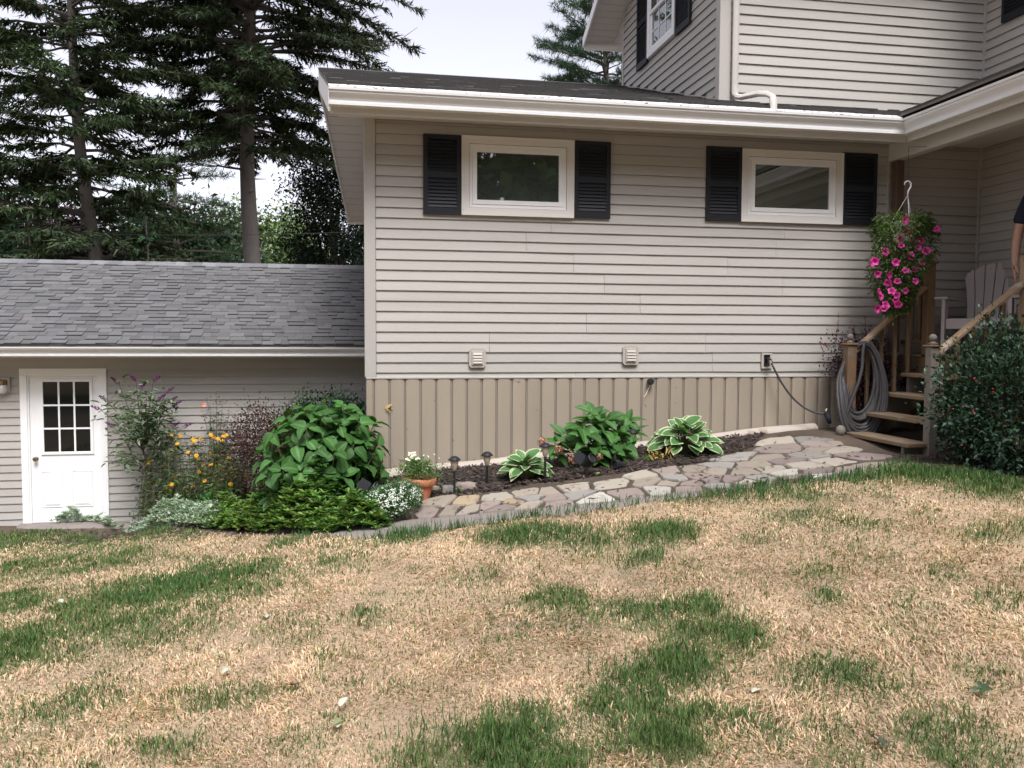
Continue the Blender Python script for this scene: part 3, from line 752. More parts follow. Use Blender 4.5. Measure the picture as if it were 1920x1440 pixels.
# eaves of the low wing: fascia, soffit, gutter
XG = 5.50
MB().bbox(-.168, XG + .14, 8.10, 8.125, 3.557, 3.80, .004).build('fascia', m_fascia, house)
MB().box(-.10, XG + .2, 8.126, YW - .002, 3.662, 3.68).build('soffit', m_soffit, house)
def gutter_mb(f0, f1):
    """profile swept between two ends; f(o,z) gives the end point, o = distance out from the fascia"""
    pr = [(0, .148), (0, 0), (.074, 0), (.082, .004), (.082, .028), (.074, .034), (.072, .046), (.080, .064), (.100, .086), (.114, .104), (.116, .124), (.128, .126), (.130, .148), (.118, .150), (.112, .140), (.110, .106), (.096, .090), (.074, .066), (.066, .050), (.068, .008), (.006, .008), (.006, .148)]
    mb = MB(); n = len(pr)
    V = [f0(o, z) for o, z in pr] + [f1(o, z) for o, z in pr]
    mb.add(V, [(k, (k + 1) % n, n + (k + 1) % n, n + k) for k in range(n)])
    return mb
ZG = 3.615
g1 = gutter_mb(lambda o, z: (-.180, 8.099 - o, ZG + z), lambda o, z: (XG + .119 - o, 8.099 - o, ZG + z))
g1.box(-.1825, -.1795, 7.98, 8.10, ZG, ZG + .146)
g1.build('gutter', m_gutter, house)
gutter_mb(lambda o, z: (XG + .119 - o, 8.099 - o, ZG + z), lambda o, z: (XG + .119 - o, 2.2, ZG + z)).build('gutter', m_gutter, house)
MB().prism([(-.185, 7.985, ZG + .152), (-.185, 8.13, ZG + .226), (-.185, 8.13, ZG + .231), (-.185, 7.985, ZG + .158)], (XG + .185, 0, 0)).build('gutter_guard', m_guard, house)
MB().bbox(XG + .12, XG + .145, 2.2, 8.098, 3.557, 3.80, .004).build('fascia', m_fascia, house)
MB().box(XG + .146, X7, 2.2, 8.126, 3.662, 3.68).build('soffit', m_soffit, house)
MB().box(XG + .201, X7, 8.127, YW - .002, 3.663, 3.68).build('soffit', m_soffit, house)
MB().bbox(5.78, 5.90, 2.2, YW - .002, 3.47, 3.661, .005).build('beam', m_fascia, house)
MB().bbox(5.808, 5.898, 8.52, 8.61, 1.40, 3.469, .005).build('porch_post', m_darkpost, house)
MB().bbox(5.808, 5.898, 3.6, 3.69, .2, 3.469, .005).build('porch_post', m_wood, house)

# roofs with laid shingle rows
def shingle_row_pieces(length, expo, wmin, wmax):
    x = -random.uniform(0, wmax); out = []
    while x < length:
        w_ = random.uniform(wmin, wmax); out.append((max(x, 0), min(x + w_, length))); x += w_
    return [p for p in out if p[1] - p[0] > .02]
def shingle_tone(base, sp): 
    v = random.choice([.78, .88, .94, 1, 1, 1.06, 1.14]) * random.uniform(.94, 1.06)
    return tuple(b * v * random.uniform(1 - sp, 1 + sp) for b in base)
xl = lambda Y: -.187 - (Y - 8.1) / 3.9 * .215 if Y < 12 else -.402 + (Y - 12) / 3.9 * .36
roof = MB()
roof.prism([(xl(8.06), 8.06, rz(8.06) - .012), (6.2, 8.06, rz(8.06) - .012), (6.2, 12, rz(12) - .012), (xl(12), 12, rz(12) - .012)], (0, 0, -.04))
roof.prism([(xl(15.9), 15.9, rz(8.1)), (6.2, 15.9, rz(8.1)), (6.2, 12, rz(12) - .012), (xl(12), 12, rz(12) - .012)], (0, 0, -.04))
roof.prism([(XG - .01, 2.2, 3.832), (XG - .01, 8.3, 3.832), (X7, 8.64, 3.832 + .3225 * (X7 - XG)), (X7, 2.2, 3.832 + .3225 * (X7 - XG))], (0, 0, -.04))
rf = roof.build('roof', m_core, house)
mb = MB()
s = 8.05; EX = .137
while s < 12.0:
    x0 = xl(s) - .005
    y1 = min(s + EX * .952 + .03, 12.0)
    jit = random.uniform(-.004, .004)
    for a, b in shingle_row_pieces((XG + .62 if s < 8.6 else XU + .02) - x0, EX, .10, .34):
        th = random.choice([.003, .006, .010, .015]); a += x0; b += x0
        c = shingle_tone((.072, .066, .064), .06)
        if random.random() < .18: c = tuple(q * 2.3 for q in c)
        z0, z1 = rz(s) + th + random.uniform(0, .004), rz(y1) + .001
        ya = s + jit + random.uniform(-.006, .006)
        if b > XG and s < 8.6: b = min(b, XG + (s - 8.05)); 
        if b - a < .02: continue
        mb.add([(a, ya, z0), (b, ya, z0), (b, y1, z1), (a, y1, z1)], [(0, 1, 2, 3)], c)
        mb.add([(a, ya, z0), (b, ya, z0), (b, y1, z1), (a, y1, z1), (a, ya, rz(s) - .012), (b, ya, rz(s) - .012), (b, y1, rz(y1) - .01), (a, y1, rz(y1) - .01)], [(0, 4, 5, 1), (0, 3, 7, 4), (1, 5, 6, 2)], (.030, .027, .026))
    s += EX * .952
s = XG - .02
while s < X7:
    x1 = min(s + .16, X7); f = lambda xx: 3.838 + .3225 * (xx - XG)
    for a, b in shingle_row_pieces(6.3, EX, .15, .34):
        a += 2.2; b += 2.2; b = min(b, 8.1 + (s - XG) + .05)
        if b - a < .02: continue
        th = random.choice([.004, .008, .011]); c = shingle_tone((.060, .054, .054), .06)
        mb.add([(s, a, f(s) + th), (x1, a, f(x1) + .001), (x1, b, f(x1) + .001), (s, b, f(s) + th), (s, a, f(s) - .01), (s, b, f(s) - .01)], [(0, 1, 2, 3), (0, 3, 5, 4)], c)
    s += .13
mb.build('shingles', m_shing_d, rf, fix=True, kind='stuff')
x = xl(12)
mb = MB()
while x < XU - .05:
    mb.prism([(x, 11.86, rz(11.86) + .014), (x, 12, rz(12) + .018), (x, 12.14, rz(11.86) + .014), (x, 12.14, rz(11.86)), (x, 12, rz(12) + .004), (x, 11.86, rz(11.86))], (.2, 0, 0), shingle_tone((.060, .054, .054), .05)); x += .203
mb.build('ridge_cap', m_shing_d, rf)
# prow rake: fascia boards and slatted soffit up the front slope and down the back
def xw(Y): return gx(max(Y, YW)) - .002
def rake(Ya, Yb, zf):
    za, zb = zf(Ya), zf(Yb)
    MB().prism([(xl(Ya), Ya, za + .02), (xl(Yb), Yb, zb + .02), (xl(Yb), Yb, zb - .25), (xl(Ya), Ya, za - .25)], (.022, 0, 0)).build('fascia', m_white, house)
    mb = MB(); n = 36
    for k in range(n):
        a, b = Ya + (Yb - Ya) * k / n, Ya + (Yb - Ya) * (k + .93) / n
        st = .006 if k % 2 else 0
        mb.prism([(xl(a) + .024, a, zf(a) - .235 + st), (xl(b) + .024, b, zf(b) - .235 + st), (xw(b), b, zf(b) - .235 + st), (xw(a), a, zf(a) - .235 + st)], (0, 0, .02))
    mb.prism([(xl(Ya) + .024, Ya, za - .205), (xl(Yb) + .024, Yb, zb - .205), (xw(Yb), Yb, zb - .205), (xw(Ya), Ya, za - .205)], (0, 0, .01))
    mb.build('soffit', m_soffit, house)
rake(8.13, 11.995, lambda Y: rz(Y) - .02)
rake(12.005, 15.9, lambda Y: rz(24 - Y) - .02)
MB().box(xl(15.9), 1.2, 15.9, 15.93, 3.55, 3.85).build('fascia', m_white, house)
# upper storey roof: rake overhang at the left gable
ru = MB()
ru.prism([(XU - .45, 12.45, 5.86), (XU - .45, 10.3, 7.0), (X7, 10.3, 7.0), (X7, 12.45, 5.86)], (0, 0, .05))
ru.prism([(XU - .45, 8.15, 5.86), (XU - .45, 10.298, 7.0), (X7, 10.298, 7.0), (X7, 8.15, 5.86)], (0, 0, .05))
ru.box(X7 - .4, X7 + 3, 1.6, 8.6, 6.22, 6.35)
ru.build('roof', m_shing_d, house)
Pa, Pb = onY(1096, 58, 12.4), onY(1168, 62, 12.4)
mb = MB(); n = 20
for k in range(n):
    a, b = 12.40 - 2.0 * k / n, 12.40 - 2.0 * (k + .93) / n
    za, zb = 5.84 + (12.45 - a) * .53 - .03, 5.84 + (12.45 - b) * .53 - .03
    mb.prism([(XU - .44, a, za), (XU - .44, b, zb), (XU - .002, b, zb), (XU - .002, a, za)], (0, 0, .02))
mb.build('soffit', m_soffit, house)
MB().prism([(XU - .465, 12.47, 5.76), (XU - .465, 10.3, 6.91), (XU - .465, 10.3, 7.05), (XU - .465, 12.47, 5.90)], (.022, 0, 0)).build('fascia', m_white, house)
MB().box(XU - .442, X7, 12.452, 12.475, 5.74, 5.90).build('fascia', m_white, house)
# downspout on the upper corner, ending in the gutter
xd = onY(1378, 100, YW - .05)[0]
def sq(mb, pts, a, b):
    mb.tube(pts, a, 8, flat=b / a); return mb
p1, p2 = onY(1378, 186, YW - .06), onY(1398, 197, YW - .10)
p3, p4 = onY(1430, 200, 8.25), onY(1441, 206, 8.1)
p5 = (p4[0] + .03, 8.05, ZG + .12)
sq(MB(), [(xd, YW - .062, 6.1), (xd, YW - .062, 4.20), (xd, YW - .062, 4.09), (xd + .02, YW - .075, 4.055), (xd + .06, YW - .11, 4.045), (p3[0] - .06, 8.22, 3.995), (p3[0], 8.16, 3.98), (p3[0] + .035, 8.11, 3.94), (p5[0], 8.06, 3.86), (p5[0], 8.05, 3.74)], .036, .029).build('downspout', m_pipe, house, smooth=True)

# wall fittings: parts of the house
def wallbox(px0, py0, px1, py1):
    P, Q = onY(px0, py0, YW - .02), onY(px1, py1, YW - .02); return P[0], Q[0], Q[2], P[2]
def dryer_vent(b):
    x0, x1, z0, z1 = b; c = .022
    v = MB().prism([(x0 + c, YW - .017, z0), (x1 - c, YW - .017, z0), (x1, YW - .017, z0 + c), (x1, YW - .017, z1 - c), (x1 - c, YW - .017, z1), (x0 + c, YW - .017, z1), (x0, YW - .017, z1 - c), (x0, YW - .017, z0 + c)], (0, -.028, 0))
    o = v.build('wall_vent', m_vent, house)
    f = .026
    MB().bbox(x0 + f, x1 - f, YW - .056, YW - .046, z0 + f, z1 - f, .003).build('vent_frame', m_vent, o)
    h = (z1 - z0 - 2 * f - .03) / 4
    for k in range(4):
        zz = z0 + f + .015 + k * h
        MB().prism([(x0 + f + .014, YW - .0565, zz + .001), (x0 + f + .014, YW - .068, zz + .002), (x0 + f + .014, YW - .058, zz + h - .003), (x0 + f + .014, YW - .0565, zz + h - .003)], (x1 - x0 - 2 * f - .028, 0, 0)).build('flap', m_vent, o)
dryer_vent(wallbox(879, 653, 910, 689)); dryer_vent(wallbox(1167, 648, 1196, 684))
x0, x1, z0, z1 = wallbox(1427, 662, 1446, 691)
o = MB().bbox(x0, x1, YW - .04, YW - .016, z0, z0 + .02, .002).bbox(x0, x1, YW - .04, YW - .016, z1 - .02, z1, .002).bbox(x0, x0 + .024, YW - .04, YW - .016, z0 + .02, z1 - .02, .002).bbox(x1 - .024, x1, YW - .04, YW - .016, z0 + .02, z1 - .02, .002).build('faucet_box', m_vent, house)
MB().box(x0 + .02, x1 - .02, YW - .022, YW - .015, z0 + .02, z1 - .02).build('recess', m_dark, o)
fx, fz = (x0 + x1) / 2 + .01, (z0 + z1) / 2 + .01
MB().tube([(fx - .01, YW - .02, fz + .01), (fx - .01, YW - .07, fz + .012), (fx, YW - .10, fz - .005)], .016, 8).build('faucet', m_black, o)
MB().tube([(fx, YW - .10, fz - .004), (fx + .008, YW - .11, fz - .035)], .017, 10).build('coupling', m_chrome, o)
P = onY(1218, 715, YW - .04)
o = MB().lathe([(.001, 0), (.03, 0), (.034, .02), (.034, .05), (.026, .06), (.001, .06)], P, 14, M=Matrix.Rotation(math.pi / 2, 3, 'X')).build('pipe_cap', m_black, house, smooth=True)
Q = [onY(*q, YW - .05) for q in ((1219, 722), (1215, 730), (1212, 738), (1208, 744))]
MB().tube(Q, .003, 5).build('cord_end', m_white, o)

# ------------------------------------------------------------------ garage
garage = thing('garage', 'low garage with grey shingle roof and white half glass door', 'garage', (-3.5, 12, -.9))
GYW, GX0, GX1 = 12.0, -8.5, gx(12.0) - .03
gw = MB().box(GX0, GX1, GYW, GYW + .15, -1.1, 1.34).build('wall', m_core, garage)
DX0, DX1, DZ0, DZ1 = -4.160, -3.120, -.885, 1.115
siding(gw, (GX0, GYW), (1, 0), (0, -1), GX1 - GX0, -.93, 1.33, -.93, m_siding, holes=[(DX0 - GX0, DX1 - GX0, DZ0 - .1, DZ1 - .0)], seam=9)
# door frame and door
o = MB()
tw = .085
o.bbox(DX0, DX0 + tw, GYW - .035, GYW - .001, DZ0, DZ1 - tw, .004).bbox(DX1 - tw, DX1, GYW - .035, GYW - .001, DZ0, DZ1 - tw, .004).bbox(DX0, DX1, GYW - .036, GYW - .001, DZ1 - tw, DZ1, .004)
o.box(DX0 + tw, DX0 + tw + .02, GYW - .020, GYW - .001, DZ0, DZ1 - tw - .02).box(DX1 - tw - .02, DX1 - tw, GYW - .020, GYW - .001, DZ0, DZ1 - tw - .02).box(DX0 + tw, DX1 - tw, GYW - .020, GYW - .001, DZ1 - tw - .02, DZ1 - tw)
o.build('door_frame', m_white, garage)
MB().bbox(DX0 + .05, DX1 - .05, GYW - .10, GYW - .002, DZ0 - .05, DZ0 - .002, .004).build('door_sill', m_conc, garage)
a0, a1, b0, b1 = DX0 + tw + .022, DX1 - tw - .022, DZ0 + .004, DZ1 - tw - .022
door = MB().box(a0, a1, GYW - .006, GYW - .001, b0, b1).build('door', m_white, garage)
wd_, hd_ = a1 - a0, b1 - b0
# glazed opening
P, Q = onY(84, 716, GYW), onY(170, 845, GYW)
ga0, ga1, gb0, gb1 = P[0] - .02, Q[0] + .005, Q[2] - .005, P[2]
fr = MB()
c = .038
fr.bbox(ga0 - c, ga1 + c, GYW - .022, GYW - .0065, gb1, gb1 + c, .004).bbox(ga0 - c, ga1 + c, GYW - .022, GYW - .0065, gb0 - c, gb0, .004).bbox(ga0 - c, ga0, GYW - .0215, GYW - .0065, gb0, gb1, .004).bbox(ga1, ga1 + c, GYW - .0215, GYW - .0065, gb0, gb1, .004)
fr.build('window_frame', m_white, door)
for i in range(3):
    for j in range(3):
        pw_, ph_ = (ga1 - ga0) / 3, (gb1 - gb0) / 3
        e = .011
        MB().box(ga0 + i * pw_ + (e if i else 0), ga0 + (i + 1) * pw_ - (e if i < 2 else 0), GYW - .0105, GYW - .0065, gb0 + j * ph_ + (e if j else 0), gb0 + (j + 1) * ph_ - (e if j < 2 else 0)).build('pane', m_doorglass, door)
mb = MB()
for k in (1, 2):
    xx = ga0 + (ga1 - ga0) * k / 3; zz = gb0 + (gb1 - gb0) * k / 3
    mb.box(xx - .011, xx + .011, GYW - .018, GYW - .0065, gb0, gb1); mb.box(ga0, ga1, GYW - .0172, GYW - .0064, zz - .011, zz + .011)
mb.build('glazing_bars', m_white, door)
for k in (0, 1):
    xa = a0 + wd_ * (.16 + .44 * k); xb = xa + wd_ * .28; za, zb = b0 + .20, b0 + .66
    mb = MB()
    # raised panel with sloping margins and a moulded groove
    d = .035
    O = [(xa, za), (xb, za), (xb, zb), (xa, zb)]; I = [(xa + d, za + d), (xb - d, za + d), (xb - d, zb - d), (xa + d, zb - d)]; E_ = [(xa - .012, za - .012), (xb + .012, za - .012), (xb + .012, zb + .012), (xa - .012, zb + .012)]
    V = [(q[0], GYW - .0062, q[1]) for q in E_] + [(q[0], GYW - .015, q[1]) for q in O] + [(q[0] + (.006 if i in (0, 3) else -.006), GYW - .0064, q[1] + (.006 if i < 2 else -.006)) for i, q in enumerate(O)] + [(q[0], GYW - .015, q[1]) for q in I]
    Fc = [(r * 4 + i, r * 4 + (i + 1) % 4, r * 4 + 4 + (i + 1) % 4, r * 4 + 4 + i) for r in range(3) for i in range(4)] + [(12, 13, 14, 15)]
    mb.add(V, Fc).build('panel', m_white, door)
P = onY(66, 861, GYW - .05)
MB().lathe([(.028, 0), (.028, .006), (.012, .012), (.012, .035), (.026, .042), (.030, .055), (.024, .068), (.001, .072)], (P[0], GYW - .006, P[2]), 16, M=Matrix.Rotation(math.pi / 2, 3, 'X')).build('handle', m_brass, door, smooth=True)
# eave: fascia, gutter
MB().bbox(GX0, GX1, 11.60, 11.622, 1.262, 1.42, .004).build('fascia', m_fascia, garage)
MB().box(GX0, GX1, 11.623, GYW - .002, 1.335, 1.35).build('soffit', m_soffit, garage)
gutter_mb(lambda o, z: (GX0, 11.598 - o * .9, 1.280 + z * .78), lambda o, z: (GX1, 11.598 - o * .9, 1.280 + z * .78)).build('gutter', m_gutter, garage)
GR0, GRY, GRZ = 1.435, 14.5, 2.685
def grz(Y): return GR0 + (GRZ - GR0) * (Y - 11.5) / 3.0
mb = MB()
mb.prism([(GX0, 11.5, GR0 - .012), (GX1, 11.5, GR0 - .012), (gx(14.5) - .02, GRY, GRZ - .012), (GX0, GRY, GRZ - .012)], (0, 0, -.05))
mb.prism([(GX0, 17.5, GR0 - .012), (GX1 + .1, 17.5, GR0 - .012), (GX1 + .07, GRY, GRZ - .012), (GX0, GRY, GRZ - .012)], (0, 0, -.05))
groof = mb.build('roof', m_core, garage)
EXG = .128; cosg = 3.0 / math.hypot(3.0, GRZ - GR0)
stepY = EXG * cosg
TONE = (.112, .110, .110)
pieces = []
s = 11.49; r_ = 0
while s < GRY - .02:
    xr = gx(s) - .025
    for a, b in shingle_row_pieces(xr - GX0, EXG, .09, .25):
        pieces.append((GX0 + a, GX0 + b, s, min(s + stepY + .04, GRY))); 
    s += stepY; r_ += 1
def shingle_geo(mb, a, b, y0, y1, thick, col, ox=0, oy=0, oz=0):
    """top sheet with granules, and the dark cut edge of the butt as faces of their own"""
    z0, z1 = grz(y0) + thick, grz(y1) + .0015
    g = .002
    a, b = a + g - ox, b - g - ox; y0_, y1_ = y0 - oy, y1 - oy; zb = grz(y0) - .012 - oz; z0 -= oz; z1 -= oz
    mb.add([(a, y0_, z0), (b, y0_, z0), (b, y1_, z1), (a, y1_, z1)], [(0, 1, 2, 3)], col)
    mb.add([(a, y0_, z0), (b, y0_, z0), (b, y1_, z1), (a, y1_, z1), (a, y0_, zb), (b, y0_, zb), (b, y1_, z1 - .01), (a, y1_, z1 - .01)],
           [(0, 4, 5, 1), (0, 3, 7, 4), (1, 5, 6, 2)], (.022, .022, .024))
vis = [p for p in pieces if p[1] > -4.95]
vis.sort(key=lambda p: (round(p[2], 3), p[0]))
big = set(map(id, vis[:300]))
rest = MB()
cache = {}
for p in pieces:
    th = random.choice([.004, .007, .014, .018])
    y0 = p[2] + random.uniform(-.004, .004)
    if id(p) in big:
        key = (round((p[1] - p[0]) * 40), th, random.randrange(6), p[3] >= GRY)
        if key not in cache:
            m0 = MB(); w_ = key[0] / 40
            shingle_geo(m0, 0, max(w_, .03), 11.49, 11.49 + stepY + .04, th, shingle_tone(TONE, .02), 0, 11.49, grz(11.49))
            cache[key] = m0.mesh('shingle')
        o = link('shingle', cache[key], m_shing_g, groof)
        o.location = o.parent.matrix_basis.translation + Vector((p[0], y0, grz(y0)))
        o.scale = ((p[1] - p[0]) / max(key[0] / 40, .03), 1, 1)
    else:
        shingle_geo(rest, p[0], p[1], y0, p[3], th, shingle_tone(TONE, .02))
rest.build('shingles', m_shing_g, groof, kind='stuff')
mb = MB(); x = GX0
while x < gx(14.5) - .05:
    mb.prism([(x, 14.36, grz(14.36) + .012), (x, 14.5, GRZ + .022), (x, 14.64, grz(14.36) + .012), (x, 14.64, grz(14.36) - .005), (x, 14.5, GRZ + .002), (x, 14.36, grz(14.36) - .005)], (.205, 0, -.004), shingle_tone((.17, .17, .18), .02)); x += .2
mb.build('ridge_cap', m_shing_g, groof)
# wall lantern beside the door
P = onY(4, 722, GYW - .06)
lan = thing('wall_lantern', 'frosted glass wall lantern at the left edge beside garage door', 'lamp', P)
MB().bbox(P[0] - .06, P[0] + .085, GYW - .045, GYW - .016, P[2] - .10, P[2] + .10, .006).build('back_plate', m_vent, lan)
MB().lathe([(.02, .07), (.055, .06), (.06, .02), (.05, .0)], P, 14).build('cap', m_brass, lan, smooth=True)
MB().lathe([(.05, 0), (.066, -.03), (.07, -.06), (.055, -.10), (.02, -.115)], P, 14).build('globe', m_clear, lan, smooth=True)
# ------------------------------------------------------------------ porch, steps, rails
porch = thing('porch', 'wooden porch deck under the overhang at the right', 'porch', (6.4, 7, .5))
for k in range(40):
    y = 8.60 - k * .145
    if y < 3.0: break
    MB().bbox(5.96, 6.92, y - .138, y, 1.352, 1.378, .003).build('deck_board', m_woodx, porch)
MB().box(5.97, 6.0, 2.9, 8.6, 1.10, 1.351).build('rim_joist', m_wood, porch)
for y in (8.45, 6.9, 5.0, 3.2): MB().box(6.02, 6.11, y - .045, y + .045, .2, 1.35).build('pier', m_wood, porch)
mb = MB()
for k in range(-8, 60):                      # lattice under the deck, two layers of slats
    for sgn, xo in ((1, 6.005), (-1, 6.011)):
        a0 = 3.0 + k * .1
        pts = [(a0, .45), (a0 + .65 * sgn, 1.10)]
        if min(pts[0][0], pts[1][0]) < 2.95 or max(pts[0][0], pts[1][0]) > 7.05: continue
        (ya, za), (yb, zb) = pts
        mb.prism([(xo, ya, za), (xo, ya + .03, za), (xo, yb + .03, zb), (xo, yb, zb)], (.005, 0, 0))
mb.build('lattice', m_woodcool, porch)

steps = thing('porch_steps', 'weathered wooden steps with railings up to the porch', 'steps', (5.4, 7.6, .5))
YF, YN = 8.20, 7.10
TREADS = [(5.00, .585), (5.235, .785), (5.47, .985), (5.705, 1.185)]
for xa, zt in TREADS:
    MB().bbox(xa, xa + .27, YN - .03, YF + .02, zt - .040, zt, .006).build('tread', m_woodx, steps)
for y in (YN + .06, YF - .09):
    poly = [(5.03, .44)]
    for xa, zt in TREADS: poly += [(xa + .03, zt - .042), (xa + .262, zt - .042)]
    poly += [(5.96, 1.14), (5.96, .95), (5.35, .44)]
    MB().prism([(px, y, pz) for px, pz in poly], (0, .038, 0)).build('stringer', m_woodcool, steps)
MB().prism([(5.80, 7.55, .62), (5.86, 7.55, .62), (5.62, 7.55, 1.12), (5.56, 7.55, 1.12)], (0, .04, 0)).build('brace', m_woodcool, steps)
def newel(x, y, zb, zt, mat_, cap='ball', h=.045):
    o = MB().bbox(x - h, x + h, y - h, y + h, zb, zt, .006).build('post', mat_, steps)
    MB().bbox(x - h - .018, x + h + .018, y - h - .018, y + h + .018, zt, zt + .018, .006).bbox(x - h + .004, x + h - .004, y - h + .004, y + h - .004, zt + .018, zt + .026, .003).build('cap', m_wood, o)
    r = .036
    prof = [(.001, zt + .026), (.034, zt + .026), (.036, zt + .034), (.024, zt + .044), (.018, zt + .052)]
    prof += [(max(.001, r * math.sin(a)), zt + .052 + r * .9 - r * math.cos(a)) for a in np.linspace(.55, math.pi, 9)]
    if cap == 'ring': prof[2:2] = [(.045, zt + .030), (.045, zt + .040)]
    MB().lathe(prof, (x, y, 0), 16).build('finial', m_woodcool, o, smooth=True)
    return o
newel(5.105, YF, .50, 1.475, m_wood, h=.052)
newel(5.255, YN, .35, 1.470, m_woodcool, 'ring')
newel(6.005, YF, 1.05, 2.335, m_wood)
newel(6.22, YN, 1.05, 2.335, m_rail)
def rail(y, xa, za, xb, zb, mat_):
    d = Vector((xb - xa, 0, zb - za)).normalized(); n = Vector((-d.z, 0, d.x))
    a, b = Vector((xa, y, za)), Vector((xb, y, zb))
    pr = [(-.044, 0), (.044, 0), (.044, .022), (.034, .036), (-.034, .036), (-.044, .022)]
    V = [p + Vector((0, q, 0)) + n * r for p in (a, b) for q, r in pr]
    MB().add(V, [(k, (k + 1) % 6, 6 + (k + 1) % 6, 6 + k) for k in range(6)] + [tuple(range(6)), tuple(range(6, 12))]).build('handrail', mat_, steps)
rail(YF, 5.16, 1.40, 5.96, 2.075, m_rail)
rail(YN, 5.31, 1.40, 6.17, 2.05, m_rail)
def ztread(x): 
    z = .45
    for xa, zt in TREADS:
        if x > xa: z = zt
    return z
for y, za, sl in ((YF, 1.40, .84), (YN, 1.40, .75)):
    for k in range(4 if y == YF else 5):
        x = 5.33 + k * .155
        zr = za + (x - (5.16 if y == YF else 5.31)) * sl
        MB().bbox(x - .018, x + .018, y - .018 + (.03 if y == YF else -.03), y + .018 + (.03 if y == YF else -.03), ztread(x) + .001, zr, .003).build('baluster', m_wood, steps)
# short guard between the top post and the house wall
for z in (1.49, 2.16): MB().bbox(5.985, 6.025, YF + .046, YW - .02, z, z + .04, .004).build('guard_rail', m_wood, steps)
for y in (8.33, 8.46): MB().bbox(5.99, 6.02, y - .016, y + .016, 1.531, 2.159, .003).build('baluster', m_wood, steps)

# garden hose coiled over the far newel post
pts = []
rh = random.Random(5)
zt_ = 1.52
for k in range(17):
    cx = 5.165 + rh.uniform(-.012, .012); hw = .17 + .016 * k * .5 + rh.uniform(-.02, .02); hh = .37 + .0095 * k + rh.uniform(-.02, .02)
    yo = 8.115 - .0045 * k
    off = rh.uniform(-.045, .045)
    for q in range(28):
        a = q / 28 * 2 * math.pi           # 0 = top, clockwise seen from the front
        sx, cz = math.sin(a), math.cos(a)
        # narrow at the top, wide at the bottom
        wdt = hw * (.52 + .48 * ((1 - cz) / 2) ** .6)
        X = cx + sx * wdt + off * .4 + (.075 * (1 + cz) / 2)
        Z = zt_ - hh + cz * hh - .010 * (k % 4) + (.0 if cz < 0 else 0)
        top = max(0, cz) ** 2
        left = max(0, -sx)
        Y_ = yo * (1 - 0) + left * .02 + top * .055
        if sx < -.15 and cz > -.25: Y_ = yo + .17 * min(1, (-sx - .15) / .3) * min(1, (cz + .25) / .4)
        pts.append((X + rh.uniform(-.004, .004), Y_, Z))
P = np.array(pts)
for _ in range(2): P[1:-1] = (P[:-2] + 2 * P[1:-1] + P[2:]) / 4
tail = [(5.17, 8.07, 1.40), (5.165, 8.06, 1.25), (5.12, 8.055, 1.08), (5.06, 8.06, .93), (5.02, 8.07, .80), (5.0, 8.09, .70)]
tl = np.array([P[-1]] + tail); tt = np.linspace(0, 1, len(tl)); t2 = np.linspace(0, 1, 30)
tl = np.c_[[np.interp(t2, tt, tl[:, i]) for i in range(3)]].T
for _ in range(3): tl[1:-1] = (tl[:-2] + 2 * tl[1:-1] + tl[2:]) / 4
P = np.r_[P, tl[1:]]
hose = MB().tube([tuple(p) for p in P], .0160, 8).build('garden_hose', m_hose, smooth='all', fix=False)
tag(hose, 'grey garden hose coiled over the post at the foot of the steps', 'hose')
# feed hose from the wall tap
A = np.array([fx + .008, YW - .11, fz - .035]); B = onY(1546, 776, 8.25)
cv = []
for t in np.linspace(0, 1, 26):
    p = A * (1 - t) + B * t; p[2] -= .17 * 4 * t * (1 - t) * (1 - .25 * t); cv.append(tuple(p))
fh = thing('feed_hose', 'dark hose running from the wall tap down to the hose coil', 'hose', A)
MB().tube(cv, .011, 8).build('tube', m_cable, fh, smooth='all')
MB().tube([cv[-1], tuple(B + [.03, -.02, -.03]), tuple(B + [.05, -.02, -.10])], [.012, .03, .022], 8).build('nozzle', m_navy, fh, smooth='all')
MB().tube([tuple(B + [.0, -.03, .03]), tuple(B + [.01, -.03, .055])], .014, 8).build('collar', m_chrome, fh)
tag(MB().lathe([(.001, -.05), (.035, -.045), (.050, -.015), (.045, .02), (.022, .045), (.001, .048)], onY(1576, 806, 8.02), 9, (.20, .18, .15)).build('rock', m_stone, smooth=True), 'rounded pale step timber end under the hose coil beside the bottom step', 'rock')  # stands for the pale rounded end of the step timber, made as a stone

# pale landscape timber along the skirt
a, b = onY(700, 900, 8.50), onY(1526, 807, 8.50)
mb = MB(); pts = []; rr = []
for t in np.linspace(0, 1, 24):
    p = a + (b - a) * t; p[2] += .006 * math.sin(t * 17); pts.append(tuple(p)); rr.append(.088 + .004 * math.sin(t * 23))
e = Vector(pts[-1]); d = (Vector(pts[-1]) - Vector(pts[-2])).normalized()
pts += [tuple(e + d * .012), tuple(e + d * .018)]; rr += [.082, .06]
tag(MB().tube(pts, rr, 16).build('landscape_timber', m_log, smooth=True), 'pale round timber lying along the foot of the tan skirt', 'log')

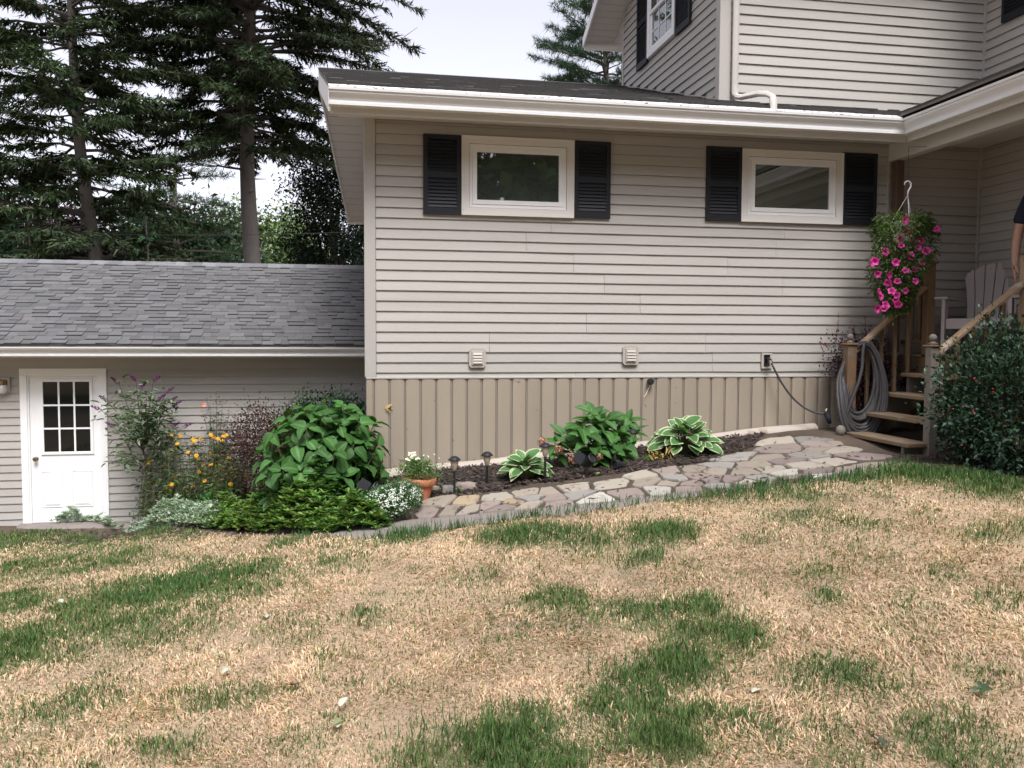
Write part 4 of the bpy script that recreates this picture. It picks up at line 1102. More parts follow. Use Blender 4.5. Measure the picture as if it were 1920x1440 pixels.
# ------------------------------------------------------------------ lights in the beds
def solar_light(P, lab, s=1.0, h=.22, tilt=0.0):
    t = thing('solar_light', lab, 'solar light', P, 'solar stake lights in the beds')
    x, y, z = P
    M = Matrix.Rotation(tilt, 3, 'Y')
    def L(prof, name, m_, n=12): return MB().lathe([(max(r, .0008) * s, zz * s) for r, zz in prof], (x, y, z), n, M=M).build(name, m_, t, smooth=True)
    L([(.011, -.05), (.011, h - .01), (.014, h)], 'stake', m_black, 8)
    L([(.012, h), (.020, h + .012), (.034, h + .060), (.037, h + .088), (.034, h + .092)], 'lens', m_lens, 12)
    L([(.035, h + .090), (.055, h + .092), (.056, h + .100), (.040, h + .116), (.024, h + .128), (0, h + .132)], 'cap', m_black, 8)
    return t
def spotlight(P, lab, yaw=0, tilt=.6, s=1.0, group='black solar spotlights in the beds'):
    t = thing('spotlight', lab, 'spotlight', P, group)
    Mz = Matrix.Rotation(yaw, 3, 'Z'); x, y, z = P
    MB().tube([(x, y, z - .06), (x, y, z + .12 * s)], .009, 6).build('stake', m_black, t)
    M = Mz @ Matrix.Rotation(math.pi / 2 - tilt, 3, 'X')
    MB().lathe([(.001, -.06), (.034, -.055), (.040, -.02), (.046, .045), (.050, .05), (.050, .065), (.044, .067), (.042, .05), (.001, .048)], (x + .02, y, z + .15 * s), 14, M=M * s if False else M).build('head', m_black, t, smooth=True)
    mb = MB().bbox(-.055, .055, -.004, .006, 0, .10, .003)
    o = mb.build('solar_panel', m_black, t)
    o.data.transform(Matrix.Translation((x - .03, y + .01, z + .155 * s)) @ (Mz @ Matrix.Rotation(-.9, 3, 'Y') @ Matrix.Rotation(-.4, 3, 'X')).to_4x4())
    return t
def gp(px, py, dz=0): 
    p = onG(px, py); p[2] += dz; return p
solar_light(gp(852, 932), 'solar stake light farthest left, in front of the pinkish rocks', h=.235)
solar_light(gp(913, 912), 'solar stake light in mulch between the terracotta pot and the hosta', h=.19)
solar_light(gp(1022, 905), 'solar stake light standing against the leaves of the smaller hosta', h=.235)
solar_light(gp(1185, 862), 'solar stake light right of the small hydrangea, beside the larger hosta', h=.17)
solar_light(gp(1908, 893), 'larger solar stake light in front of the holly bush at the right edge', 1.35, h=.16)
solar_light(gp(207, 975), 'black solar light leaning over the silver plants by the garage door', 1.0, h=.17, tilt=.35)
spotlight(gp(1100, 896), 'black spotlight under the small hydrangea, beside a faded flower head', .5)
spotlight(gp(1158, 884), 'black spotlight lying low right of the small hydrangea', -1.2, .15, s=.35)
spotlight(gp(698, 958), 'black spotlight between the big hydrangea and the white flowers', .6, .5, s=1.25)
spotlight(gp(440, 965), 'black spotlight in the green ground cover left of the big hydrangea', -.5, .5, s=1.1)

# ------------------------------------------------------------------ plants
def leaf_tmpl(L, W, na=6, nb=4, droop=.35, fold=.25, tip=1.0, ruffle=0.0, margin=None, point=.75, rib=None):
    """single broad leaf as a grid: y along, x across; returns MB"""
    mb = MB(); V, C, Fc = [], [], []
    for i in range(na + 1):
        t = i / na
        wv = W / 2 * (math.sin(math.pi * min(1, t ** point)) ** .75) if 0 < t < 1 else 0.004
        for j in range(nb + 1):
            s = j / nb * 2 - 1
            x = s * wv
            z = abs(s) * wv * fold - droop * L * t * t + .12 * L * t + (ruffle * math.sin(t * 17 + s * 3) * abs(s))
            V.append((x, L * t, z))
            C.append(1.0 if (abs(s) > .99 or i >= na) else 0.0)
    for i in range(na):
        for j in range(nb):
            k = i * (nb + 1) + j
            Fc.append((k, k + 1, k + nb + 2, k + nb + 1))
    o = len(mb.v); mb.v += V; mb.f += Fc
    if margin is None: mb.c += [(1, 1, 1)] * len(V)
    else:
        g, e = margin
        mb.c += [tuple(e if c else (rib if rib and k_ % (nb + 1) == nb // 2 and k_ < na * (nb + 1) else g)) for k_, c in enumerate(C)]
    return mb
def place_leaf(me, name, m_, parent, P, az, el, roll=0.0, s=1.0):
    o = link(name, me, m_, parent)
    M = Matrix.Translation(Vector(P)) @ Matrix.Rotation(az - math.pi / 2, 4, 'Z') @ Matrix.Rotation(el, 4, 'X') @ Matrix.Rotation(roll, 4, 'Y') @ Matrix.Scale(s, 4)
    o.matrix_parent_inverse = Matrix.Identity(4)
    o.matrix_basis = Matrix.Translation(-Vector(parent.location)) @ M
    return o

def leaf_dir(me, name, m_, parent, P, D, N_, s=1.0):
    o = link(name, me, m_, parent)
    D = Vector(D).normalized(); N_ = Vector(N_); Z = (N_ - D * N_.dot(D)).normalized(); X = D.cross(Z)
    M = Matrix(((X.x, D.x, Z.x, P[0]), (X.y, D.y, Z.y, P[1]), (X.z, D.z, Z.z, P[2]), (0, 0, 0, 1))) @ Matrix.Scale(s, 4)
    o.matrix_parent_inverse = Matrix.Identity(4)
    o.matrix_basis = Matrix.Translation(-Vector(parent.location)) @ M
    return o
def rosette(rg, tms, m_, parent, P, N_, nl, L0, L1, tilt=(.1, .6), spin=2.4):
    N_ = Vector(N_).normalized(); u = N_.cross(Vector((.3, .2, 1))).normalized(); v = N_.cross(u); a0 = rg.uniform(0, 6.28)
    for q in range(nl):
        a = a0 + q * (2 * math.pi / nl) + rg.uniform(-.3, .3); tl = rg.uniform(*tilt)
        D = (u * math.cos(a) + v * math.sin(a)) * math.cos(tl) + N_ * math.sin(tl)
        leaf_dir(rg.choice(tms), 'leaf', m_, parent, Vector(P) - N_ * (.012 * q) + D * .02, D, N_ + Vector((rg.uniform(-.45, .45), rg.uniform(-.45, .45), .2)), rg.uniform(L0, L1))
# big hydrangea at the house corner: rosettes of large leaves on a dome
hc = onY(600, 850, 8.2)
hx, hy, hz0 = hc[0], 8.2, gz(hc[0], 8.2)
hyd = thing('hydrangea', 'big leafy green hydrangea bush at the left corner of the house', 'hydrangea', (hx, hy, hz0))
HG, HE, HR = (.046, .128, .027), (.052, .140, .030), (.085, .190, .055)
def hleaf(W, dr, fo, ru): return leaf_tmpl(1, W, 8, 6, dr, fo, ruffle=ru, margin=(HG, HE), rib=HR, point=.70).mesh('leaf', smooth='all')
tm = [hleaf(.72, .30, .34, .014), hleaf(.80, .48, .26, .02), hleaf(.66, .15, .42, .012), hleaf(.76, .62, .30, .018)]
rg = random.Random(3)
stems = MB(); nleaf = 0
def hyd_profile(th):      # height of dome by azimuth fraction
    return 1
ros = []
for k in range(70):
    for _ in range(60):
        az = rg.uniform(0, 2 * math.pi); el = math.asin(rg.uniform(-.12, .98))
        d = Vector((math.cos(el) * math.cos(az), math.cos(el) * math.sin(az), math.sin(el)))
        rr_ = rg.uniform(.78, 1.0)
        p = Vector((hx + d.x * .62 * rr_, hy + d.y * .50 * rr_, hz0 + .44 + d.z * .60 * rr_))
        p.x += .10 * d.z
        if p.z < hz0 + .1: continue
        if d.y > .75 and rg.random() < .6: continue
        if p.y > 8.45 and p.x > XL - .08: continue
        if d.y > .45 and rg.random() < .7: continue
        if all((p - q).length > .155 for q, _d in ros): ros.append((p, d)); break
for p, d in ros:
    b = Vector((hx + d.x * .12, hy + d.y * .1, hz0 + .02)); m_ = (b + p) / 2 + Vector((d.x, d.y, .3)) * .08
    stems.tube([b, m_, p], [.008, .006, .004], 5)
    nl = rg.choice([4, 4, 5])
    if nleaf + nl > 299: break
    rosette(rg, tm, m_hyd, hyd, p, d + Vector((rg.uniform(-.3, .3), rg.uniform(-.3, .1), .75)), nl, .115, .170, (-.35, .65)); nleaf += nl
stems.build('stems', m_stem, hyd)
# inner shade leaves, too deep to tell apart
n = 2300
d = rdir(n); d[:, 2] = np.abs(d[:, 2]); r_ = RNG.random(n) ** .35 * .93
P = np.c_[hx + d[:, 0] * .55 * r_ + .1 * d[:, 2], hy + d[:, 1] * .45 * r_, hz0 + .10 + d[:, 2] * .92 * r_]
P = P[P[:, 1] < 8.5]; n = len(P)
V, F_, C = leaf_cloud(P, rdir(n) + [0, 0, -.3], rdir(n) * .6 + [0, 0, 1], RNG.uniform(.09, .15, n), RNG.uniform(.06, .10, n), cmix(n, [(.040, .115, .025), (.05, .13, .03), (.032, .09, .02)], .3), LEAF6)
link('inner_leaves', fast_mesh('inner_leaves', V, F_, C), m_leaf, hyd, kind='stuff')

def cloud_shrub(name, lab, cat, base, rad, cz, n, ls, lw, cols, tmpl=LEAF6, m_=None, stems_n=8, m_st=None, shell=.55, clump=0, clump_r=.1, squash=1.0, top_bias=0.0, jit=.25, extra=None, updir=.5, flat_y=None, ymax=None, kind=None, group=None):
    x, y, z = base
    t = thing(name, lab, cat, (x, y, z), group)
    rng = RNG
    d = rdir(n); 
    rr = shell + (1 - shell) * rng.random(n) ** .7
    # lumpy outline
    k = rng.normal(size=(9, 3)) * 2.6; ph = rng.random(9) * 6.28
    lump = 1 + .13 * np.cos(d @ k.T + ph).sum(1) / 2.2
    P = d * (rr * lump)[:, None] * np.array(rad)[None]
    if clump:
        dc = rdir(clump); cc = dc * (shell + (1 - shell) * rng.random((clump, 1)) ** .6) * np.array(rad)
        cc *= (1 + .15 * rng.normal(size=(clump, 1)))
        idx = rng.integers(0, clump, n)
        P = cc[idx] + rng.normal(size=(n, 3)) * clump_r
        d = unit(P / np.array(rad))
    P = P + np.array([x, y, z + cz])
    keep = P[:, 2] > gz(P[:, 0], P[:, 1]) + .005
    if ymax is not None: keep &= P[:, 1] < ymax
    P, d = P[keep], d[keep]; n = len(P)
    D = d * .8 + rdir(n) * .75 + np.array([0, 0, updir - .2])
    C = cmix(n, cols, jit)
    V, F_, Cc = leaf_cloud(P, D, rdir(n) * .5 + [0, 0, 1] + d * .5, rng.uniform(*ls, n), rng.uniform(*lw, n), C, tmpl)
    cl = [(V, F_, Cc)]
    link('foliage', fast_mesh('foliage', *join_clouds(cl)), m_ or m_leaf, t, kind=kind)
    if stems_n:
        mb = MB(); rs = random.Random(n)
        for q in range(stems_n):
            j = rs.randrange(n); e = Vector(P[j]); b = Vector((x + rs.uniform(-.1, .1) * rad[0], y + rs.uniform(-.1, .1) * rad[1], gz(x, y) - .02))
            m2 = b.lerp(e, .5) + Vector((rs.uniform(-.1, .1) * rad[0], 0, .15 * rad[2]))
            mb.tube([b, m2, e], [.012 * rad[2] + .003, .008 * rad[2] + .002, .002], 5)
        mb.build('stems', m_st or m_brownstem, t)
    return t, P, d

def heads(parent, name, P, N_, L, C, tmpl=PETAL5, m_=None, kind=None):
    n = len(P)
    a = unit(np.cross(N_, rdir(n)))
    V, F_, Cc = leaf_cloud(P, a, N_, L, L, C, tmpl)
    return link(name, fast_mesh(name, V, F_, Cc), m_ or m_petal, parent, kind=kind)

# holly bush at the right
b = onY(1852, 868, 6.25)
hol, P, d = cloud_shrub('holly_bush', 'dense dark glossy holly bush with red berries by the steps', 'bush', (b[0] + .20, 6.22, gz(b[0], 6.25)), (.57, .52, .60), .54, 15000, (.028, .052), (.018, .034),
        [(.030, .070, .036), (.022, .052, .030), (.045, .095, .045), (.018, .04, .024)], LEAF6, m_leafgloss, 14, clump=260, clump_r=.065, shell=.62, jit=.3, updir=.6)
mb = MB(); rs = random.Random(9)
for cx_, cy_ in ((1789, 705), (1833, 772), (1912, 695), (1838, 715), (1800, 760), (1870, 735), (1790, 838), (1760, 770), (1900, 790)):
    q = onY(cx_, cy_, 5.80)
    for k in range(rs.randint(1, 3)):
        p = q + np.array([rs.uniform(-.04, .04), rs.uniform(-.03, .05), rs.uniform(-.03, .03)])
        mb.lathe([(.001, -.007), (.006, -.004), (.0075, 0), (.006, .004), (.001, .007)], p, 6, (.42, .02, .02))
mb.build('berries', mat('berry', (.22, .012, .012), .3, .1, 30), hol, smooth='all', kind='stuff')
# boxwood and barberry beside the garage wall
b = onY(612, 860, 11.35)
cloud_shrub('evergreen_shrub', 'dark green small leaved shrub against the garage wall behind the hydrangea', 'shrub', (b[0], 11.35, gz(b[0], 11.35)), (.68, .45, .50), .92, 8500, (.03, .06), (.02, .036),
            [(.042, .092, .042), (.03, .066, .034), (.06, .125, .055)], LEAF6, m_leafgloss, 10, clump=120, clump_r=.09, shell=.5)
b = onY(505, 900, 10.3)
t, P, d = cloud_shrub('barberry', 'purplish brown barberry bush left of the big hydrangea', 'shrub', (b[0] + .02, 10.3, gz(b[0], 10.3)), (.54, .42, .50), .66, 7000, (.022, .045), (.014, .026),
            [(.075, .028, .030), (.055, .022, .026), (.11, .05, .045), (.05, .035, .03)], LEAF6, m_leaf, 12, clump=110, clump_r=.075, shell=.45)
b = onY(560, 800, 10.2)
cloud_shrub('barberry', 'purplish brown barberry sprays showing above the big hydrangea', 'shrub', (b[0] - .06, 10.2, gz(b[0], 10.2)), (.32, .30, .24), .74, 3400, (.022, .045), (.014, .026),
            [(.085, .030, .030), (.06, .022, .026), (.12, .055, .045)], LEAF6, m_leaf, 8, clump=80, clump_r=.07, shell=.5)
b = onY(1590, 760, 8.45)
t, P, d = cloud_shrub('barberry', 'dark purple barberry behind the hose post with red upright shoots', 'shrub', (b[0] + .12, 8.42, .56), (.36, .17, .36), .68, 4200, (.018, .036), (.012, .022),
            [(.045, .018, .024), (.032, .014, .02), (.07, .022, .026)], LEAF6, m_leaf, 6, clump=90, clump_r=.06, shell=.4, ymax=8.63)
mb = MB(); shoots = []
for x0, y0, x1, y1 in ((1567, 640, 1573, 586), (1606, 640, 1597, 615), (1603, 640, 1601, 612), (1621, 640, 1622, 592), (1555, 655, 1535, 640), (1545, 665, 1536, 640)):
    a, c = onY(x0, y0, 8.42), onY(x1, y1, 8.42); mb.tube([a, (a + c) / 2 + [.008, 0, 0], c], [.004, .003, .0015], 5)
    for s in np.linspace(.1, .95, 14): shoots.append(a * (1 - s) + c * s)
mb.build('shoots', mat('red_stem', (.16, .025, .03), .6, .2), t)
S = np.array(shoots); n = len(S)
V, F_, C = leaf_cloud(S, rdir(n) + [0, 0, .5], rdir(n), RNG.uniform(.012, .028, n), RNG.uniform(.008, .014, n), cmix(n, [(.16, .025, .035), (.06, .02, .03)], .3))
link('shoot_leaves', fast_mesh('shoot_leaves', V, F_, C), m_leaf, t)
b = onY(1690, 720, 8.0)
cloud_shrub('barberry', 'dark red leaved barberry growing behind the step balusters', 'shrub', (b[0] - .02, 8.42, .56), (.30, .14, .34), .42, 2200, (.02, .04), (.012, .024),
            [(.05, .02, .024), (.10, .03, .03), (.035, .03, .022)], LEAF6, m_leaf, 6, clump=60, clump_r=.06, shell=.4, ymax=8.63)

# ground covers
def cover(name, lab, poly, n, hgt, ls, lw, cols, tmpl=LEAF6, m_=None, whorl=6, jit=.25, lumps=.42, tilt=.5):
    poly = np.array(poly); lo, hi = poly.min(0), poly.max(0)
    m = n // whorl
    q = RNG.random((m * 5, 2)) * (hi - lo) + lo
    q = q[inpoly(q[:, 0], q[:, 1], poly)][:m]; m = len(q)
    A_, B_ = poly, np.roll(poly, -1, 0); AB = B_ - A_
    tt_ = np.clip(((q[:, None] - A_[None]) * AB[None]).sum(-1) / np.maximum((AB * AB).sum(-1), 1e-9)[None], 0, 1)
    de = np.linalg.norm(q[:, None] - A_[None] - tt_[..., None] * AB[None], axis=-1).min(1)
    hh = hgt * (.12 + .88 * RNG.random(m) ** .55) * np.clip(.80 + lumps * nz2(q[:, 0] * 3.4, q[:, 1] * 3.4), .42, 1.35) * np.clip(.3 + de / .15, 0, 1)
    c = np.c_[q, gz(q[:, 0], q[:, 1]) + hh]
    P = np.repeat(c, whorl, 0); n = len(P)
    a = np.tile(np.arange(whorl) * 2 * np.pi / whorl, m) + np.repeat(RNG.random(m) * 6.28, whorl)
    D = np.c_[np.cos(a), np.sin(a), RNG.normal(size=n) * .3 + tilt]
    C = np.repeat(cmix(m, cols, jit), whorl, 0) * (.75 + .5 * np.repeat(RNG.random((m, 1)), whorl, 0)) * RNG.uniform(.85, 1.15, (n, 1))
    V, F_, Cc = leaf_cloud(P, D, np.tile([0, 0, 1.], (n, 1)) + rdir(n) * .3, RNG.uniform(*ls, n), RNG.uniform(*lw, n), C, tmpl)
    # sparse lower layer
    return link(name, fast_mesh(name, V, F_, Cc), m_ or m_leaf, kind='stuff', label=lab)
def band(front, depth0, depth1):
    """ground polygon: a front edge seen in the photo, pushed back from the camera by a depth"""
    F = [onG(*q)[:2] for q in front]; n_ = len(F); out = list(F)
    for i_ in range(n_ - 1, -1, -1):
        d_ = depth0 + (depth1 - depth0) * i_ / max(1, n_ - 1); u_ = F[i_] / np.linalg.norm(F[i_])
        q_ = F[i_] + u_ * d_; q_[1] = min(q_[1], 11.85); out.append(q_)
    return out
cover('pachysandra', 'bright green whorled ground cover along the path below the hydrangea', band([(366, 990), (440, 1001), (520, 1004), (620, 1005), (700, 999), (725, 994)], .9, .5), 12000, .31, (.05, .085), (.022, .034), [(.10, .20, .04), (.135, .235, .05), (.075, .155, .035), (.16, .24, .06)], tilt=.6)
cover('pachysandra', 'darker green ground cover at the hydrangea foot', band([(470, 990), (560, 990), (640, 990), (715, 984), (745, 975)], .7, .45), 4200, .42, (.05, .085), (.022, .034), [(.05, .13, .03), (.07, .16, .035)], tilt=.4)
cover('silver_foliage', 'pale silvery green low foliage beside the garage door', band([(128, 979), (200, 983), (300, 990), (390, 996), (430, 994)], .55, .85), 15500, .34, (.03, .06), (.009, .018), [(.38, .45, .36), (.30, .38, .29), (.44, .50, .43), (.20, .29, .18)], whorl=7, tilt=.8, lumps=.15)

# white alyssum mound
ap = onG(722, 985)
t = thing('alyssum', 'low mound of tiny white flowers at the corner of the path', 'flowers', ap)
cx0, cy0 = ap[0] + .0, ap[1] + .22
n = 5200
d = rdir(n); d[:, 2] = np.abs(d[:, 2]); 
P = np.c_[cx0 + d[:, 0] * .30 + d[:, 2] * .03, cy0 + d[:, 1] * .28, gz(cx0, cy0) - .02 + (.06 + .20 * d[:, 2] + .10 * np.clip(d[:, 0], -1, 1)) * (1 + .1 * RNG.normal(size=n))]
P[:, 2] = np.maximum(P[:, 2], gz(P[:, 0], P[:, 1]) + .01)
V, F_, C = leaf_cloud(P, d + rdir(n) * .6, rdir(n) + [0, 0, 1], RNG.uniform(.02, .045, n), RNG.uniform(.006, .011, n), cmix(n, [(.06, .14, .045), (.09, .18, .06), (.05, .10, .04)]))
link('foliage', fast_mesh('foliage', V, F_, C), m_leaf, t, kind='stuff')
k = 430; d = rdir(k); d[:, 2] = np.abs(d[:, 2])
Pc = np.c_[cx0 + d[:, 0] * .31 + d[:, 2] * .03, cy0 + d[:, 1] * .29, gz(cx0, cy0) + (.06 + .205 * d[:, 2] + .10 * d[:, 0])]
Pc[:, 2] = np.maximum(Pc[:, 2], gz(Pc[:, 0], Pc[:, 1]) + .03)
P = np.repeat(Pc, 9, 0) + RNG.normal(size=(k * 9, 3)) * .009
heads(t, 'blossoms', P, unit(np.repeat(d, 9, 0) + rdir(len(P)) * .5), RNG.uniform(.010, .015, len(P)), cmix(len(P), [(.80, .82, .78), (.74, .77, .72)], .08), kind='stuff')

# small hydrangea with faded heads
sb = onY(1128, 872, 8.05); sx, sy, sz = sb[0], 8.05, gz(sb[0], 8.05)
sh = thing('hydrangea', 'small hydrangea with faded reddish flower heads in the mulch bed', 'hydrangea', (sx, sy, sz))
tmh = [hleaf(.58, .35, .34, .012), hleaf(.52, .18, .40, .01), hleaf(.62, .5, .3, .014)]
rg = random.Random(8); stems = MB()
TIPS = [(1112, 774, 8.0), (1135, 780, 8.0), (1178, 792, 8.1), (1100, 815, 7.85), (1150, 842, 7.8), (1118, 838, 7.8), (1110, 785, 7.95), (1090, 800, 7.9), (1128, 805, 7.9), (1150, 800, 8.0), (1172, 795, 8.05), (1105, 825, 7.85), (1140, 830, 7.85), (1165, 830, 7.95), (1082, 812, 8.05), (1060, 815, 8.0), (1050, 828, 7.95),
        (1120, 850, 7.85), (1150, 855, 7.9), (1170, 850, 8.0), (1095, 845, 7.95), (1045, 845, 8.0), (1182, 812, 8.05), (1130, 790, 8.15)]
for px_, py_, Y_ in TIPS:
    p = Vector(onY(px_, py_, Y_)); b = Vector((sx + rg.uniform(-.05, .05), sy + rg.uniform(-.05, .05), sz))
    stems.tube([b, b.lerp(p, .55) + Vector((0, 0, .05)), p], [.007, .005, .003], 5)
    rosette(rg, tmh, m_hyd2, sh, p, Vector((rg.uniform(-.4, .4), rg.uniform(-.9, -.2), 1)), 6, .13, .20, (-.2, .6))
stems.build('stems', m_stem, sh)
for px_, py_, Y_, r in ((1018, 828, 7.9, .052), (1048, 843, 7.85, .045), (1076, 860, 7.75, .058), (1122, 856, 7.72, .045), (1070, 833, 7.95, .03)):
    c = onY(px_, py_, Y_)
    n = 110; d = rdir(n)
    P = c + d * r * RNG.uniform(.85, 1.05, (n, 1)) * [1, 1, .85]
    heads(sh, 'flower_head', P, d + rdir(n) * .3, RNG.uniform(.014, .022, n), cmix(n, [(.33, .10, .075), (.42, .19, .12), (.26, .08, .06), (.45, .30, .17)] if px_ != 1122 else [(.36, .26, .13), (.30, .16, .10)], .25), m_=m_head)
    stems = MB().tube([c - [0, 0, r * .8], (sx, sy, sz + .1)], .003, 5).build('flower_stalk', m_stem, sh)

# hostas
GM = ((.065, .165, .045), (.62, .66, .42))
def hosta(px_, py_, Y_, lab, n, Rr, L0, tall):
    b = onY(px_, py_, Y_); z = gz(b[0], Y_)
    h = thing('hosta', lab, 'hosta', (b[0], Y_, z))
    tms = [leaf_tmpl(1, .68, 7, 6, dr, .16, margin=GM, point=.8).mesh('leaf', smooth='all') for dr in (.35, .55, .2)]
    rg = random.Random(px_); st = MB()
    for k in range(n):
        ring = (k / n) ** .8
        az = k * 2.399 + rg.uniform(-.3, .3)
        r = Rr * ring * .62; hh = tall * (1 - ring * .72) + .03
        p = Vector((b[0] + r * math.cos(az), Y_ + r * math.sin(az) * .75, z + hh))
        if p.y > 8.42: p.y = 8.42
        st.tube([(b[0] + .02 * math.cos(az), Y_ + .02 * math.sin(az), z), tuple(p)], [.005, .004], 5)
        el = .85 * (1 - ring) + rg.uniform(-.35, .2) - .1
        D = Vector((math.cos(az) * math.cos(el), math.sin(az) * math.cos(el), math.sin(el)))
        leaf_dir(rg.choice(tms), 'leaf', m_hosta, h, p, D, Vector((math.cos(az) * .35 + rg.uniform(-.3, .3), math.sin(az) * .35 - .45, 1)), L0 * rg.uniform(.8, 1.15))
    st.build('stalks', m_stem, h)
    return h
hosta(986, 888, 7.78, 'smaller hosta with pale leaf margins behind a solar light', 36, .24, .165, .16)
hosta(1284, 858, 7.98, 'larger hosta with white edged leaves against the pale timber', 62, .40, .185, .26)
# dry leaf stalks by the larger hosta
q = onY(1238, 870, 7.75)
n = 40; P = q + RNG.normal(size=(n, 3)) * [.06, .05, .02]; P[:, 2] = gz(P[:, 0], P[:, 1]) + RNG.uniform(.02, .09, n)
V, F_, C = leaf_cloud(P, rdir(n) + [0, 0, .4], rdir(n) + [0, 0, 1], RNG.uniform(.05, .11, n), RNG.uniform(.015, .03, n), cmix(n, [(.36, .24, .09), (.42, .34, .12), (.25, .15, .07)], .2), LEAF6)
tag(link('withered_leaves', fast_mesh('withered_leaves', V, F_, C), m_leaf), 'withered yellow brown leaves at the left foot of larger hosta', 'dead leaves')
for px_, py_, lab in ((1213, 868, 'small bright green seedling in the mulch by the withered leaves'), (862, 926, 'small green weed beside the pinkish flat rock')):
    g = onG(px_, py_); n = 26
    P = g + RNG.normal(size=(n, 3)) * [.012, .010, 0] + np.c_[np.zeros(n), np.zeros(n), RNG.uniform(.01, .06, n)]
    V, F_, C = leaf_cloud(P, rdir(n) + [0, 0, .5], rdir(n) + [0, 0, 1], RNG.uniform(.02, .04, n), RNG.uniform(.012, .02, n), cmix(n, [(.09, .22, .04), (.12, .26, .06)], .2), LEAF6)
    tag(link('seedling', fast_mesh('seedling', V, F_, C), m_leaf), lab, 'plant')

# terracotta pot with white flowers
pc = onY(783, 922, 7.62); pz = gz(pc[0], 7.62) - .005
pot = thing('flower_pot', 'terracotta pot of small white flowers at the corner of the skirt', 'flower pot', (pc[0], 7.62, pz))
MB().lathe([(.001, .0), (.098, .0), (.104, .02), (.128, .145), (.128, .15), (.148, .152), (.152, .158), (.156, .205), (.153, .211), (.140, .211), (.134, .18), (.001, .18)], (pc[0], 7.62, pz), 28, M=Matrix.Rotation(.06, 3, 'Y')).build('pot', m_terra, pot, smooth=True)
MB().lathe([(.001, .181), (.133, .181), (.001, .19)], (pc[0], 7.62, pz), 18).build('soil', m_mulch, pot)
n = 1500
P = np.c_[pc[0] + RNG.normal(size=n) * .085, 7.62 + RNG.normal(size=n) * .06, pz + .20 + RNG.random(n) ** 1.3 * .13]
P[:, 2] += .03 * nz2(P[:, 0] * 8, P[:, 1] * 8)
sp = RNG.random(n) < .12; P[sp, 2] -= RNG.random(sp.sum()) * .12; P[sp, 1] -= .11; P[sp, 0] += RNG.normal(size=sp.sum()) * .02 - .01
V, F_, C = leaf_cloud(P, rdir(n) + [0, 0, .6], rdir(n) + [0, 0, 1], RNG.uniform(.015, .035, n), RNG.uniform(.008, .016, n), cmix(n, [(.10, .19, .05), (.15, .24, .07), (.07, .13, .04)], .25), LEAF6)
link('foliage', fast_mesh('foliage', V, F_, C), m_leaf, pot, kind='stuff')
pts = [(768, 850), (772, 857), (776, 852), (764, 862), (781, 861), (795, 854), (803, 856), (815, 852), (824, 858), (760, 872), (788, 866)]
for k, (x_, y_) in enumerate(pts):
    c = onY(x_, y_, 7.55); s = .022 if k < 5 else .011
    n = 7 if k < 5 else 3
    heads(pot, 'flower', c + RNG.normal(size=(n, 3)) * s * .35, unit(rdir(n) * .5 + [0, -1, .6]), np.full(n, s), cmix(n, [(.80, .79, .66)] if k < 8 else [(.62, .55, .32)], .06))

# butterfly bush (purple spikes)
def spike_bush():
    b = onY(292, 935, 11.72)
    t = thing('butterfly_bush', 'leggy butterfly bush with purple flower spikes beside the garage door', 'bush', (b[0], 11.72, gz(b[0], 11.72)))
    tips = [(188, 768), (200, 750), (222, 718), (255, 714), (262, 728), (288, 714), (312, 735), (297, 748), (318, 752), (325, 760), (295, 768), (213, 800), (322, 800), (345, 800), (240, 760), (275, 745), (225, 770), (250, 800), (300, 790), (210, 865), (232, 872), (340, 830), (280, 775), (310, 810)]
    st = MB(); Pl, Dl = [], []; spikes = []
    base = Vector(b); base.z = gz(b[0], 11.72)
    fork = Vector(onY(268, 845, 11.72))
    st.tube([base, Vector(onY(284, 890, 11.72)), fork], [.022, .018, .014], 7)
    rs = random.Random(4)
    for i, (x_, y_) in enumerate(tips):
        e = Vector(onY(x_, y_, 11.66 + rs.uniform(-.35, .2)))
        s0 = fork.lerp(base, rs.uniform(0, .45)) if y_ > 780 else fork
        m_ = s0.lerp(e, .5) + Vector((0, 0, .06))
        crv = [s0.lerp(m_, k / 5).lerp(m_.lerp(e, k / 5), k / 5) for k in range(6)]
        st.tube(crv, [.008, .007, .006, .005, .004, .002], 5)
        for k in range(34):
            f = rs.uniform(.28, 1); j = min(int(f * 5), 4); p = crv[j].lerp(crv[j + 1], f * 5 - j)
            a = rs.uniform(0, 6.28); Pl.append(p + Vector((rs.gauss(0, .065), rs.gauss(0, .05), rs.gauss(0, .055)))); Dl.append((math.cos(a), math.sin(a), rs.uniform(-.7, .5)))
        if i < 14: spikes.append((e, (crv[-1] - crv[-2]).normalized()))
    st.build('stems', m_twig, t)
    n = len(Pl)
    V, F_, C = leaf_cloud(np.array(Pl), np.array(Dl), np.tile([0, 0, 1.], (n, 1)) + rdir(n) * .4, RNG.uniform(.07, .14, n), RNG.uniform(.024, .044, n), cmix(n, [(.10, .16, .08), (.16, .22, .13), (.07, .12, .06), (.24, .29, .2)], .2), LEAF6)
    link('foliage', fast_mesh('foliage', V, F_, C), m_leaf, t)
    for e, d in spikes:
        d = (d * .5 + Vector((.55 if e.x > b[0] - .15 else -.45, 0, .05))).normalized(); n = 80; s = RNG.random(n)
        P = np.array(e) + np.outer(s, np.array(d)) * .11 + rdir(n) * (.026 * (1 - s * .7))[:, None]
        heads(t, 'flower_spike', P, rdir(n), RNG.uniform(.013, .020, n), cmix(n, [(.17, .02, .17), (.11, .018, .11), (.22, .04, .22)], .25))
spike_bush()
